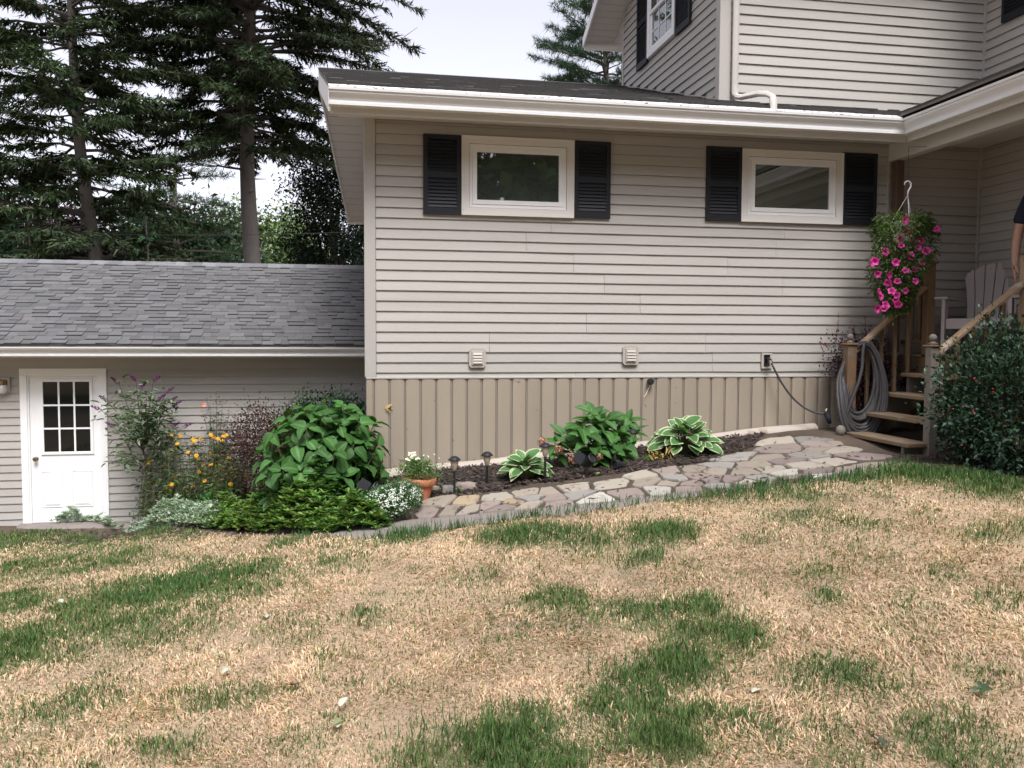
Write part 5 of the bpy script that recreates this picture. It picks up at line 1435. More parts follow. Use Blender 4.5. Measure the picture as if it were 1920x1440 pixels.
# rose bush
def rose():
    b = onY(410, 900, 11.78)
    t = thing('rose_bush', 'thin rose bush with one pale pink bloom against the garage wall', 'rose bush', (b[0], 11.78, gz(b[0], 11.78)))
    rs = random.Random(6); st = MB(); Pl, Dl, Cl = [], [], []
    for x_, y_ in ((388, 745), (395, 760), (410, 775), (445, 805), (465, 810), (430, 830), (460, 840), (480, 830), (500, 820), (405, 735), (418, 752), (380, 770), (430, 770), (440, 790), (455, 800), (420, 800), (470, 790), (400, 790), (450, 820), (375, 820), (360, 825), (345, 822), (485, 800)):
        e = Vector(onY(x_, y_, 11.72 + rs.uniform(-.2, .16))); s0 = Vector((b[0] + rs.uniform(-.08, .08), 11.78, gz(b[0], 11.78)))
        m_ = s0.lerp(e, .6) + Vector((rs.uniform(-.06, .06), 0, .08))
        crv = [s0.lerp(m_, k / 6).lerp(m_.lerp(e, k / 6), k / 6) for k in range(7)]
        st.tube(crv, [.006, .006, .005, .005, .004, .003, .002], 5)
        for k in range(40):
            f = rs.uniform(.3, 1); j = min(int(f * 6), 5); p = crv[j].lerp(crv[j + 1], f * 6 - j)
            a = rs.uniform(0, 6.28); Pl.append(p + Vector((rs.gauss(0, .035), rs.gauss(0, .035), rs.gauss(0, .03)))); Dl.append((math.cos(a), math.sin(a), rs.uniform(-.5, .4)))
            Cl.append(f)
    st.build('stems', m_brownstem, t)
    n = len(Pl); Cl = np.array(Cl)[:, None]
    C = cmix(n, [(.05, .11, .05), (.08, .15, .07), (.04, .08, .04)], .25)
    young = (Cl[:, 0] > .9); C[young] = cmix(young.sum(), [(.20, .07, .05), (.14, .08, .05)], .2)
    V, F_, C = leaf_cloud(np.array(Pl), np.array(Dl), np.tile([0, 0, 1.], (n, 1)) + rdir(n) * .4, RNG.uniform(.035, .065, n), RNG.uniform(.022, .036, n), C, LEAF6)
    link('foliage', fast_mesh('foliage', V, F_, C), m_leaf, t)
    c = onY(382, 760, 11.5); n = 14
    heads(t, 'bloom', c + RNG.normal(size=(n, 3)) * .012, unit(rdir(n) + [0, -.6, .4]), np.full(n, .045), cmix(n, [(.75, .36, .28), (.70, .28, .22)], .1))
rose()
# yellow coneflowers, two clumps with dark seed heads
def coneflowers(x0, x1, y0, y1, Y_, lab, nf, seed, ns_=120):
    rs = random.Random(seed); b = onY((x0 + x1) / 2, y1, Y_)
    t = thing('yellow_daisy_clump', lab, 'flowers', (b[0], Y_, gz(b[0], Y_)))
    st = MB(); Pl, Dl = [], []; cones = MB(); fl = []
    for k in range(ns_):
        e = Vector(onY(rs.uniform(x0, x1), y0 + (y1 - y0) * rs.random() ** 1.2, Y_ + rs.uniform(-.2, .25)))
        s0 = Vector((e.x + rs.uniform(-.12, .12), e.y + rs.uniform(-.05, .1), 0)); s0.z = float(gz(s0.x, s0.y))
        if e.z < s0.z + .08: continue
        m_ = s0.lerp(e, .6) + Vector((rs.uniform(-.04, .04), 0, 0))
        st.tube([s0, m_, e], [.004, .003, .002], 4)
        for j in range(16):
            f = rs.random() ** .8; p = s0.lerp(e, f * .92); a = rs.uniform(0, 6.28)
            Pl.append(p + Vector((rs.gauss(0, .04), rs.gauss(0, .04), 0))); Dl.append((math.cos(a), math.sin(a), rs.uniform(-.4, .7)))
        if k < nf: fl.append(e)
        elif k < nf + 34: cones.lathe([(.001, -.008), (.010, -.005), (.011, .004), (.006, .011), (.001, .013)], e, 6)
    st.build('stems', m_stem, t)
    n = len(Pl)
    V, F_, C = leaf_cloud(np.array(Pl), np.array(Dl), np.tile([0, 0, 1.], (n, 1)) + rdir(n) * .5, RNG.uniform(.05, .10, n), RNG.uniform(.015, .032, n), cmix(n, [(.06, .14, .035), (.09, .17, .05), (.05, .10, .03), (.13, .13, .05)], .25), LEAF6)
    link('foliage', fast_mesh('foliage', V, F_, C), m_leaf, t, kind='stuff')
    cones.build('seed_heads', m_mulch, t, kind='stuff')
    for e in fl:
        m = 9; a = np.arange(m) * 2 * np.pi / m
        N_ = np.array([rs.uniform(-.4, .4), -.75, rs.uniform(.2, 1)]); N_ /= np.linalg.norm(N_)
        u = np.cross(N_, [0, 0, 1]); u /= np.linalg.norm(u); v = np.cross(N_, u)
        D = np.cos(a)[:, None] * u + np.sin(a)[:, None] * v - N_ * .15
        V, F_, C = leaf_cloud(np.tile(np.array(e), (m, 1)), D, np.tile(N_, (m, 1)), rs.uniform(.030, .042), .017, cmix(m, [(.70, .36, .02), (.72, .42, .04)], .12))
        link('flower', fast_mesh('flower', V, F_, C), m_petal, t)
coneflowers(315, 430, 815, 935, 11.6, 'yellow daisies with dark seed heads in front of the rose bush', 36, 2)
coneflowers(255, 330, 850, 935, 11.72, 'straggly yellow daisies at the foot of butterfly bush', 7, 12, 46)
coneflowers(400, 470, 850, 950, 11.0, 'sparse green daisies left of the purplish barberry', 5, 22)
b = np.array([onY(420, 950, 11.2)[0], 10.95, 0])
cloud_shrub('leafy_perennial', 'fresh green leafy plant behind the silver foliage', 'plant', (b[0], b[1] + .3, gz(b[0], b[1] + .3)), (.35, .25, .22), .20, 1500, (.05, .09), (.025, .045), [(.07, .18, .05), (.10, .22, .06), (.05, .12, .04)], LEAF6, m_leaf, 6, shell=.4)

# hanging basket of petunias
bc = onY(1695, 425, 8.0); bx0, by0, bz0 = bc[0], 8.0, bc[2]
bas = thing('hanging_basket', 'hanging basket trailing bright pink petunias under the porch beam', 'hanging basket', (bx0, by0, bz0))
MB().lathe([(.07, -.16), (.10, -.13), (.125, .02), (.135, .03), (.135, .045), (.125, .045), (.115, .02), (.001, .0)], (bx0, by0, bz0), 20).build('pot', m_white, bas, smooth=True)
hk = [onY(*q, 8.0) for q in ((1702, 366), (1703, 358), (1708, 350), (1708, 343), (1702, 339), (1697, 342), (1696, 347))]
MB().tube([tuple(q) for q in hk], [.008, .009, .009, .008, .008, .007, .005], 8).build('hook', m_white, bas, smooth='all')
for a in (.3, 2.4, 4.5):
    MB().tube([hk[0], (bx0 + .13 * math.cos(a), by0 + .13 * math.sin(a), bz0 + .03)], .0028, 5).build('hanger', m_white, bas)
MB().tube([hk[4] - [0, 0, -.003], (hk[4][0] + .0, by0, 3.49), (5.80, by0, 3.50)], .0025, 5).build('chain', m_cable, bas)
n = 6800; s = RNG.random(n) ** .95; s[:1200] = RNG.random(1200) * .22; a = RNG.random(n) * 6.283
w_ = np.interp(s, [0, .12, .35, .7, 1], [.26, .33, .33, .25, .10])
lean = np.interp(s, [0, .3, 1], [0.03, -.02, -.085])
r_ = RNG.random(n) ** .42 * w_ * (1 + .18 * np.sin(a * 3 + s * 9))
P = np.c_[bx0 + lean + r_ * np.cos(a), by0 + r_ * np.sin(a) * .75, bz0 + .11 - s * .98 + RNG.normal(size=n) * .03]
V, F_, C = leaf_cloud(P, np.c_[np.cos(a), np.sin(a), -.3 + RNG.normal(size=n) * .5], rdir(n) * .5 + [0, 0, 1], RNG.uniform(.025, .05, n), RNG.uniform(.014, .026, n), cmix(n, [(.075, .14, .028), (.10, .165, .04), (.05, .10, .025), (.125, .165, .055)], .25), LEAF6)
link('foliage', fast_mesh('foliage', V, F_, C), m_leaf, bas, kind='stuff')
def petunia(v):
    q5 = random.Random(v); mb = MB(); n = 20; ph_ = [q5.uniform(-.09, .09) for _ in range(n)]; V = [(0, 0, -.45)]; C = [(.62, .30, .45)]
    for ring, (r, z) in enumerate(((.10, -.25), (.30, -.02), (.5, .04))):
        for k in range(n):
            aa = k / n * 2 * math.pi; rr = r * (1 + (.13 * math.cos(aa * 5) if ring == 2 else 0)); V.append((rr * math.cos(aa), rr * math.sin(aa), z + ((.06 * math.cos(aa * 5 + 1 + v) + ph_[k] - .16 * max(0, math.cos(aa - v)) ** 2) if ring == 2 else 0))); C.append([(.30, .02, .12), (.60, .03, .27), (.66, .05, .34)][ring])
    Fc = [(0, 1 + k, 1 + (k + 1) % n) for k in range(n)] + [(1 + q * n + k, 1 + q * n + (k + 1) % n, 1 + (q + 1) * n + (k + 1) % n, 1 + (q + 1) * n + k) for q in (0, 1) for k in range(n)]
    mb.v, mb.f, mb.c = V, Fc, C
    return mb.mesh('flower', smooth='all')
pms = [petunia(v) for v in range(5)]
rs = random.Random(31)
FL = [(1698, 412), (1757, 429), (1688, 448), (1726, 452), (1722, 464), (1690, 460), (1661, 472), (1680, 492), (1706, 483), (1709, 476), (1634, 495), (1729, 492), (1646, 514), (1668, 516), (1698, 507), (1665, 531), (1683, 527),
      (1717, 527), (1697, 545), (1652, 556), (1681, 553), (1680, 562), (1661, 572), (1658, 578), (1646, 579), (1715, 505), (1684, 571), (1737, 470), (1650, 547), (1702, 434), (1640, 490), (1672, 545)]
for x_, y_ in FL:
    c = onY(x_, y_, 7.80 + rs.uniform(-.03, .05))
    o = link('flower', rs.choice(pms), m_pink, bas)
    N_ = Vector((rs.uniform(-1.1, .7), -1, rs.uniform(-.4, .9))).normalized()
    o.matrix_parent_inverse = Matrix.Identity(4)
    o.matrix_basis = Matrix.Translation(Vector(c) - bas.location) @ N_.to_track_quat('Z', 'Y').to_matrix().to_4x4() @ Matrix.Rotation(rs.uniform(0, 6), 4, 'Z') @ Matrix.Scale(rs.uniform(.060, .088), 4)

# ------------------------------------------------------------------ chair on the porch
ch = thing('adirondack_chair', 'taupe plastic fan back garden chair on the porch', 'chair', (6.50, 8.0, 1.378))
CB = []
# local: x across, y back (+), z up
n = 6
mbk = None
tilt = .32
def bk(u, v, d=0):      # u across, v up the back
    return (u, .26 + v * math.sin(tilt) + d * math.cos(tilt), .30 + v * math.cos(tilt) - d * math.sin(tilt))
for k in range(n):
    f0, f1 = -1 + 2 * k / n, -1 + 2 * (k + 1) / n
    top0, top1 = .66 - .13 * f0 * f0, .66 - .13 * f1 * f1
    wb, wt = .215, .295
    def wid(v): return wb + (wt - wb) * min(1, max(0, (v - .12) / .5))
    poly = []
    g = .0045
    for v in (0, .22, .44): poly.append((f0 * wid(v) + g, v))
    poly.append((f0 * wid(top0) + g, top0 - .02)); poly.append((f0 * wid(top0) + .02, top0)); poly.append((f1 * wid(top1) - .02, top1 if k < n - 1 else top1)); poly.append((f1 * wid(top1) - g, top1 - .02))
    for v in (.44, .22, 0): poly.append((f1 * wid(v) - g, v))
    CB.append(('slat', MB().prism([bk(u, v) for u, v in poly], (0, .018, -.006))))
CB.append(('crossbar', MB().prism([bk(-.215, .20, .02), bk(.215, .20, .02), bk(.22, .28, .02), bk(-.22, .28, .02)], (0, .02, -.007)).prism([bk(-.27, .52, .02), bk(.27, .52, .02), bk(.27, .57, .02), bk(-.27, .57, .02)], (0, .02, -.007))))
for k in range(5):
    y = -.24 + k * .105
    CB.append(('seat_slat', MB().bbox(-.26, .26, y, y + .097, .35 - (y + .24) * .16 - .018, .35 - (y + .24) * .16, .004)))
CB.append(('apron', MB().bbox(-.27, .27, -.262, -.243, .25, .352, .004)))
for s in (-1, 1):
    CB.append(('armrest', MB().prism([(s * .25, -.30, .54), (s * .37, -.30, .54), (s * .38, -.05, .54), (s * .34, .30, .54), (s * .24, .36, .54), (s * .26, .1, .54)], (0, 0, .022))))
    CB.append(('leg', MB().prism([(s * .272, -.29, 0), (s * .272, -.20, 0), (s * .272, -.18, .54), (s * .272, -.29, .54)], (s * .03, 0, 0))))
    CB.append(('leg', MB().prism([(s * .272, .42, 0), (s * .272, .50, 0), (s * .272, .36, .30), (s * .272, -.24, .355), (s * .272, -.24, .28), (s * .272, .30, .22)], (s * .03, 0, 0))))
Tch = Matrix.Translation((6.50, 8.0, 1.379)) @ Matrix.Rotation(R(-52), 4, 'Z') @ Matrix.Scale(1.07, 4)
for nm, mb in CB:
    me = mb.mesh(nm); me.transform(Tch); link(nm, me, m_taupe, ch)

# ------------------------------------------------------------------ person on the porch (only an arm and a side in view)
def skin(name, V, E_, Rd, m_, parent, sub=2, root=0):
    me = bpy.data.meshes.new(name); me.from_pydata([tuple(v) for v in V], E_, [])
    o = bpy.data.objects.new(name, me); COL.objects.link(o)
    sk_ = o.modifiers.new('s', 'SKIN'); sk_.use_smooth_shade = True
    for i, r in enumerate(Rd):
        d = me.skin_vertices[0].data[i]; d.radius = (r, r) if not isinstance(r, tuple) else r; d.use_root = i == root
    ss = o.modifiers.new('u', 'SUBSURF'); ss.levels = ss.render_levels = sub
    dg = bpy.context.evaluated_depsgraph_get(); dg.update()
    nm = bpy.data.meshes.new_from_object(o.evaluated_get(dg)); nm.name = name
    bpy.data.objects.remove(o); bpy.data.meshes.remove(me)
    nm.materials.clear()
    nm.polygons.foreach_set('use_smooth', [True] * len(nm.polygons))
    return nm
per = thing('person', 'person in navy shirt and khaki shorts standing on the porch', 'person', (6.60, 7.25, 1.378))
PT = Matrix.Translation((6.60, 7.25, 1.379)) @ Matrix.Rotation(R(-35), 4, 'Z') @ Matrix.Scale(1.06, 4)
def addp(me, name, m_, par=None):
    me.transform(PT); return link(name, me, m_, par or per)
# local: faces -y, x is his left (+) / right (-), height 1.80
BV = [(0, 0, .95), (0, .01, 1.15), (0, 0, 1.36), (0, 0, 1.47), (0, -.015, 1.56), (0, -.02, 1.66), (0, -.015, 1.76)]
BE = [(i, i + 1) for i in range(6)]; BR = [(.115, .10), (.12, .10), (.13, .10), (.07, .065), (.058, .06), (.078, .095), (.055, .07)]
def chain(start, pts, rs_):
    prev = start
    for p, r in zip(pts, rs_):
        BV.append(p); BR.append(r); BE.append((prev, len(BV) - 1)); prev = len(BV) - 1
    return prev
for s in (-1, 1):
    wr = chain(2, [(s * .19, 0, 1.42), (s * .235, .02, 1.26), (s * .265, .02, 1.10), (s * .28, -.03, .97), (s * .285, -.055, .86)], [.062, .052, .043, .041, .029])
    pm_ = chain(wr, [(s * .287, -.068, .81), (s * .287, -.078, .765)], [(.022, .038), (.018, .040)])
    for q, (dy, ln, r) in enumerate(((-.032, .072, .0095), (-.011, .080, .0095), (.011, .075, .0092), (.030, .06, .0085))):
        chain(pm_, [(s * .287, -.080 + dy, .735), (s * .280, -.084 + dy, .735 - ln * .5), (s * .268, -.084 + dy, .735 - ln)], [r, r, r * .85])
    chain(wr, [(s * .278, -.105, .81), (s * .268, -.125, .775), (s * .262, -.130, .745)], [.012, .011, .009])
    chain(0, [(s * .095, 0, .86), (s * .10, .0, .52), (s * .105, .02, .36), (s * .11, .03, .09), (s * .115, -.03, .045), (s * .125, -.13, .03)], [.075, .06, .058, .042, .042, .035])
addp(skin('body', BV, BE, BR, m_skin, per), 'body', m_skin)
SV = [(0, 0, .82), (0, .01, 1.12), (0, .005, 1.36), (0, 0, 1.46)]; SE = [(0, 1), (1, 2), (2, 3)]; SR = [.175, .165, .165, .085]
for s in (-1, 1):
    k = len(SV); SV += [(s * .19, 0, 1.42), (s * .232, .02, 1.28), (s * .25, .02, 1.19)]; SR += [.080, .073, .075]; SE += [(2, k), (k, k + 1), (k + 1, k + 2)]
addp(skin('shirt', SV, SE, SR, m_navy, per), 'shirt', m_navy)
HV = [(0, 0, .97), (0, 0, .88)]; HE = [(0, 1)]; HR = [.15, .16]
for s in (-1, 1):
    k = len(HV); HV += [(s * .10, 0, .78), (s * .112, 0, .62), (s * .115, .0, .48)]; HR += [.105, .095, .092]; HE += [(1, k), (k, k + 1), (k + 1, k + 2)]
sho = addp(skin('shorts', HV, HE, HR, m_khaki, per), 'shorts', m_khaki)
for s in (-1, 1):
    me = MB().bbox(s * .19 - .02, s * .19 + .02, -.08, .09, .60, .76, .01).bbox(s * .19 - .023, s * .19 + .023, -.085, .095, .73, .775, .006).mesh('pocket'); addp(me, 'pocket', m_khaki, sho)
    me = MB().lathe([(.001, -.012), (.011, -.006), (.012, 0), (.011, .006), (.001, .012)], (s * .032, -.098, 1.685), 10).mesh('eye', smooth='all'); addp(me, 'eye', m_dark)
    me = MB().bbox(s * .082 - .008, s * .082 + .008, -.02, .02, 1.64, 1.70, .007).mesh('ear'); addp(me, 'ear', m_skin)
    addp(MB().bbox(s * .118 - .05, s * .118 + .05, -.20, .09, .001, .075, .02).mesh('shoe'), 'shoe', m_black)
addp(MB().prism([(0, -.105, 1.70), (.016, -.108, 1.645), (0, -.135, 1.648), (-.016, -.108, 1.645)], (0, .02, 0)).mesh('nose'), 'nose', m_skin)
addp(MB().bbox(-.025, .025, -.107, -.095, 1.612, 1.622, .003).mesh('mouth'), 'mouth', mat('lips', (.30, .12, .10), .5))
addp(MB().lathe([(.094, 1.70), (.098, 1.74), (.085, 1.79), (.05, 1.815), (.001, 1.82)], (0, .012, 0), 16).mesh('hair', smooth='all'), 'hair', m_hair)
# ------------------------------------------------------------------ trees
def conifer(name, lab, base, H, r0, zc, prof, whorl, nl, cols, droop=.25, spray=(.10, .20), sw=(.022, .045), lean=(0, 0), dens=1.0, seed=1, tuft=False, group=None, stubs=0, bare=(), limb_up=.15, twig_len=.5, gap=.0):
    rng = np.random.default_rng(seed); rs = random.Random(seed)
    x, y, z0 = base
    t = thing(name, lab, 'tree', (x, y, z0), group)
    ax = lambda z: np.array([x + lean[0] * (z - z0) / H + .06 * math.sin(z * .9), y + lean[1] * (z - z0) / H, z])
    tr = MB(); zs = np.linspace(z0, z0 + H, 22)
    tr.tube([tuple(ax(z)) for z in zs], [max(.015, r0 * (1 - (z - z0) / H) ** .8 * (1.15 if i == 0 else 1)) for i, z in enumerate(zs)], 12)
    for k in range(stubs):
        z = rs.uniform(z0 + 1, zc); a = rs.uniform(0, 6.28); p = ax(z); L = rs.uniform(.15, .6)
        tr.tube([tuple(p), (p[0] + L * math.cos(a), p[1] + L * math.sin(a), z + rs.uniform(-.05, .1))], [.02, .006], 5)
    tr.build('trunk', m_bark, t, smooth=True)
    lb = MB(); Pl, Dl, Tn = [], [], []
    z = zc
    while z < z0 + H - .15:
        Rz = prof((z - z0))
        k = max(3, int(nl * (.6 + .4 * min(1, Rz / 2))))
        a0 = rs.uniform(0, 6.28)
        for i in range(k):
            if rs.random() < gap: continue
            a = a0 + i * 6.283 / k + rs.uniform(-.45, .45); L = Rz * rs.uniform(.55, 1.2); lu_ = limb_up + rs.uniform(-.22, .22)
            zz = z + rs.uniform(-.5, .5) * whorl
            p0 = ax(zz); d = np.array([math.cos(a), math.sin(a), 0])
            n = 7; pts = []
            for j in range(n + 1):
                f = j / n; pts.append(p0 + d * L * f + np.array([0, 0, L * (lu_ * f - droop * f * f * 1.6 + .35 * droop * f ** 4)]) + (rng.normal(size=3) * .02 if j else 0))
            pts = np.array(pts)
            lb.tube([tuple(q) for q in pts], [max(.004, .016 * L * (1 - .85 * j / n)) for j in range(n + 1)], 5, cap=False)
            side = np.array([-d[1], d[0], 0])
            m = max(5, int(L * 20 * dens)); 
            fr = .22 + .78 * rng.random(m) ** .75
            tone = rs.uniform(.65, 1.3)
            for f in fr:
                jj = min(int(f * n), n - 1); q = pts[jj] + (pts[jj + 1] - pts[jj]) * (f * n - jj)
                sg = rs.choice((-1, 1)); tl = twig_len * (1.1 - .75 * f) * rs.uniform(.6, 1.2) * min(1, L / 1.5 + .3)
                td = side * sg * rs.uniform(.4, 1) + d * rs.uniform(.5, .9) + np.array([0, 0, rs.uniform(-.45, .15) if not tuft else rs.uniform(-.1, .6)])
                td /= np.linalg.norm(td)
                ns = max(3, int(tl / .032))
                s = (np.arange(ns) + rng.random(ns)) / ns
                PP = q + np.outer(s * tl, td) + np.c_[np.zeros(ns), np.zeros(ns), -droop * .5 * (s * tl) ** 2]
                if tuft:
                    PP = np.repeat(PP[ns // 3::2], 3, 0); DD = td * .6 + rng.normal(size=PP.shape) * .75
                else: DD = td * .8 + rng.normal(size=PP.shape) * .38 + np.array([0, 0, -.22])
                Pl.append(PP); Dl.append(DD); Tn.append(np.full(len(PP), tone * rs.uniform(.85, 1.15)))
        z += whorl * rs.uniform(.75, 1.25)
    P, D, Tn = np.concatenate(Pl), np.concatenate(Dl), np.concatenate(Tn)
    n = len(P)
    C = cmix(n, cols, .25, rng) * Tn[:, None]
    V, F_, C = leaf_cloud(P, D, rng.normal(size=(n, 3)) * .6 + [0, 0, 1], rng.uniform(*spray, n), rng.uniform(*sw, n), C, TRI)
    lb.build('limbs', m_twig, t, fix=False)
    link('crown', fast_mesh('crown', V, F_, C), m_needle, t)
    for (z, a, L) in bare:
        p0 = ax(z); d = np.array([math.cos(a), math.sin(a), .12]); b = MB()
        pts = [tuple(p0 + d * L * f + np.array([0, 0, -.2 * L * f * f + .15 * L * f ** 3]) + rng.normal(size=3) * .03 * f) for f in np.linspace(0, 1, 8)]
        b.tube(pts, [.03 * (1 - .85 * f) for f in np.linspace(0, 1, 8)], 5)
        for k in range(26):
            f = rs.uniform(.3, 1); j = min(int(f * 7), 6); q = np.array(pts[j]) + (np.array(pts[j + 1]) - np.array(pts[j])) * (f * 7 - j)
            e = q + (d * .6 + rng.normal(size=3) * .55) * rs.uniform(.2, .7)
            b.tube([tuple(q), tuple((q + e) / 2 + rng.normal(size=3) * .02), tuple(e)], [.008, .006, .003], 4)
        b.build('dead_limb', m_twig, t)
    return t, n
def broadleaf(name, lab, base, H, r0, rad, cz, nclump, nleaf, ls, cols, seed=1, group=None, clr=.45, limbs=9, m_=None):
    rng = np.random.default_rng(seed); rs = random.Random(seed)
    x, y, z0 = base
    t = thing(name, lab, 'tree', (x, y, z0), group)
    c0 = np.array([x, y, z0 + cz])
    d = unit(rng.normal(size=(nclump, 3))); cc = c0 + d * np.array(rad) * (.35 + .65 * rng.random((nclump, 1)) ** .6) * (1 + .16 * rng.normal(size=(nclump, 1)))
    tr = MB(); top = c0 + np.array([0, 0, rad[2] * .3])
    tr.tube([(x, y, z0), (x + .05 * H * rs.uniform(-1, 1), y, z0 + cz * .5), tuple(top)], [r0 * 1.2, r0 * .8, r0 * .3], 10)
    for k in range(limbs):
        e = cc[rs.randrange(nclump)]; f = rs.uniform(.35, .9); s = np.array([x, y, z0]) * (1 - f) + top * f
        tr.tube([tuple(s), tuple((s + e) / 2 + [0, 0, .2]), tuple(e)], [r0 * .4, r0 * .25, r0 * .06], 6)
    tr.build('trunk', m_bark, t, smooth=True)
    idx = rng.integers(0, nclump, nleaf)
    tone = rng.uniform(.6, 1.35, nclump)
    off = rng.normal(size=(nleaf, 3)) * clr * np.array([1, 1, .7])
    P = cc[idx] + off
    C = cmix(nleaf, cols, .25, rng) * tone[idx][:, None]
    V, F_, C = leaf_cloud(P, rng.normal(size=(nleaf, 3)) + off * .8 + [0, 0, -.2], rng.normal(size=(nleaf, 3)) * .5 + [0, 0, 1], rng.uniform(*ls, nleaf), rng.uniform(ls[0] * .55, ls[1] * .6, nleaf), C)
    link('crown', fast_mesh('crown', V, F_, C), m_ or m_needle, t)
    return t

SPR = [(.028, .046, .020), (.020, .034, .016), (.040, .060, .024)]
SPL = [(.040, .066, .027), (.030, .050, .022), (.054, .084, .032)]
b = onY(471, 480, 19.0)
conifer('spruce_tree', 'tall dark spruce with thick bare lower trunk behind garage', (b[0], 19.0, -1.2), 14.5, .235, 5.5, lambda h: np.interp(h, [5, 6.5, 8, 10, 12.5, 14.5], [1.7, 2.0, 2.9, 3.3, 1.9, .2]), .30, 9, SPR,
        droop=.22, seed=4, dens=1.7, stubs=10, bare=((7.4, -.2, 3.0), (7.7, 3.5, 2.4), (6.2, -.35, 2.6), (5.0, 3.3, 1.3)), spray=(.09, .19), sw=(.026, .046))
b = onY(203, 480, 17.6)
conifer('spruce_tree', 'leaning slender trunked spruce at the far left behind garage', (b[0] + .06, 17.6, -1.2), 13.0, .17, 2.9, lambda h: np.interp(h, [2.5, 4, 7, 9, 11.5, 13], [1.9, 2.1, 2.2, 2.0, 1.4, .2]),   .34, 8, SPL,
        droop=.16, lean=(-.95, 0), seed=9, dens=1.45, spray=(.10, .19), sw=(.028, .048), stubs=4, gap=.10)
b = onY(-60, 480, 18.5)
conifer('spruce_tree', 'dark spruce cut by the left edge of the picture', (b[0] - .9, 18.4, -1.2), 12.0, .18, 2.4, lambda h: np.interp(h, [2, 5, 8, 12], [2.3, 2.3, 1.9, .2]), .42, 7, SPL, droop=.2, seed=14, dens=1.3, spray=(.10, .20), sw=(.03, .05), gap=.08)
PNE = [(.035, .085, .030), (.045, .105, .040), (.028, .068, .028)]
b = onY(334, 480, 25)
conifer('pine_tree', 'soft green pine between the two spruce trunks', (b[0], 25, -1.2), 9.5, .14, 2.4, lambda h: np.interp(h, [3, 5, 7, 9.5], [2.8, 2.3, 1.6, .2]), .48, 6, PNE, droop=.05, tuft=True, spray=(.14, .26), sw=(.012, .022), seed=21, dens=.9, limb_up=.1, gap=.1)
b = onY(268, 480, 16.6)
conifer('spruce_tree', 'young green spruce tip just above the garage ridge', (b[0], 16.9, -1.2), 4.9, .07, .2, lambda h: np.interp(h, [0, 2, 4.9], [1.5, 1.2, .05]), .25, 7, [(.05, .10, .045), (.04, .085, .04), (.065, .12, .05)], droop=.1, seed=25, dens=1.5, spray=(.09, .16), sw=(.03, .05))
b = onY(40, 480, 17)
conifer('spruce_tree', 'bushy green spruce low at the left above the garage ridge', (b[0], 17.4, -1.2), 5.3, .08, .2, lambda h: np.interp(h, [0, 2.5, 5.3], [1.9, 1.5, .1]), .26, 8, [(.04, .085, .04), (.032, .07, .034), (.05, .10, .045)], droop=.12, seed=28, dens=1.4, spray=(.10, .18), sw=(.032, .055))
b = onY(150, 480, 18)
conifer('spruce_tree', 'bushy dark spruce behind the garage below the leaning trunk', (b[0], 18.6, -1.2), 5.2, .08, .2, lambda h: np.interp(h, [0, 2.5, 5.2], [1.9, 1.5, .1]), .27, 8, SPL, droop=.12, seed=29, dens=1.4, spray=(.10, .18), sw=(.032, .055))
# dark cedar by the house's left eave
b = onY(640, 500, 22)
broadleaf('cedar_tree', 'dark dense cedar close to the left eave of the house', (b[0] - .05, 22, -1.2), 7.5, .16, (1.25, 1.0, 4.1), 4.9, 190, 46000, (.055, .11), [(.016, .034, .018), (.022, .045, .022), (.012, .025, .015)], 31, clr=.22)
b = onY(705, 500, 20)
broadleaf('cedar_tree', 'low black green cedar touching the house corner', (b[0] - .1, 20.5, -1.2), 5, .12, (1.5, 1.0, 2.3), 2.2, 110, 30000, (.05, .10), [(.014, .030, .016), (.020, .04, .02)], 33, clr=.24)
# bright far trees and the purple one
b = onY(470, 490, 44)
broadleaf('birch_tree', 'pale yellow green tree far beyond the garage', (b[0] + .6, 44, -1.5), 8, .15, (3.3, 2, 2.8), 6.6, 90, 14000, (.14, .26), [(.13, .20, .07), (.18, .25, .09), (.10, .16, .06)], 35, clr=.5)
b = onY(600, 490, 40)
broadleaf('birch_tree', 'bright green tree far beyond the garage beside the cedar', (b[0] - .6, 41, -1.5), 8, .15, (1.9, 2, 2.4), 5.6, 60, 9000, (.14, .26), [(.10, .16, .055), (.14, .20, .075)], 36, clr=.45)
b = onY(350, 480, 34)
broadleaf('broadleaf_tree', 'mid green tree low behind the pine', (b[0], 36, -1.5), 7, .16, (3.8, 2, 2.6), 4.6, 90, 15000, (.14, .24), [(.035, .065, .028), (.045, .08, .033), (.03, .055, .024)], 37, clr=.5)
b = onY(70, 360, 26)
broadleaf('plum_tree', 'purple leaved tree between the trunks at far left', (b[0], 26, -1.2), 7, .14, (2.2, 1.5, 1.5), 5.2, 70, 11000, (.08, .16), [(.050, .024, .034), (.035, .02, .028), (.07, .036, .045)], 39, clr=.35)
b = onY(120, 470, 30)
broadleaf('broadleaf_tree', 'dark green tree filling the gap at far left', (b[0], 30, -1.2), 9, .2, (5.6, 2, 3.4), 3.8, 150, 26000, (.16, .28), [(.018, .034, .017), (.024, .044, .021), (.015, .028, .015)], 41, clr=.55)
b = onY(300, 470, 28)
broadleaf('broadleaf_tree', 'soft dark green tree mass between the two spruce trunks', (b[0], 29, -1.2), 8, .18, (2.6, 1.6, 2.6), 4.4, 110, 17000, (.13, .24), [(.028, .055, .024), (.035, .066, .028), (.022, .042, .02)], 43, clr=.5)
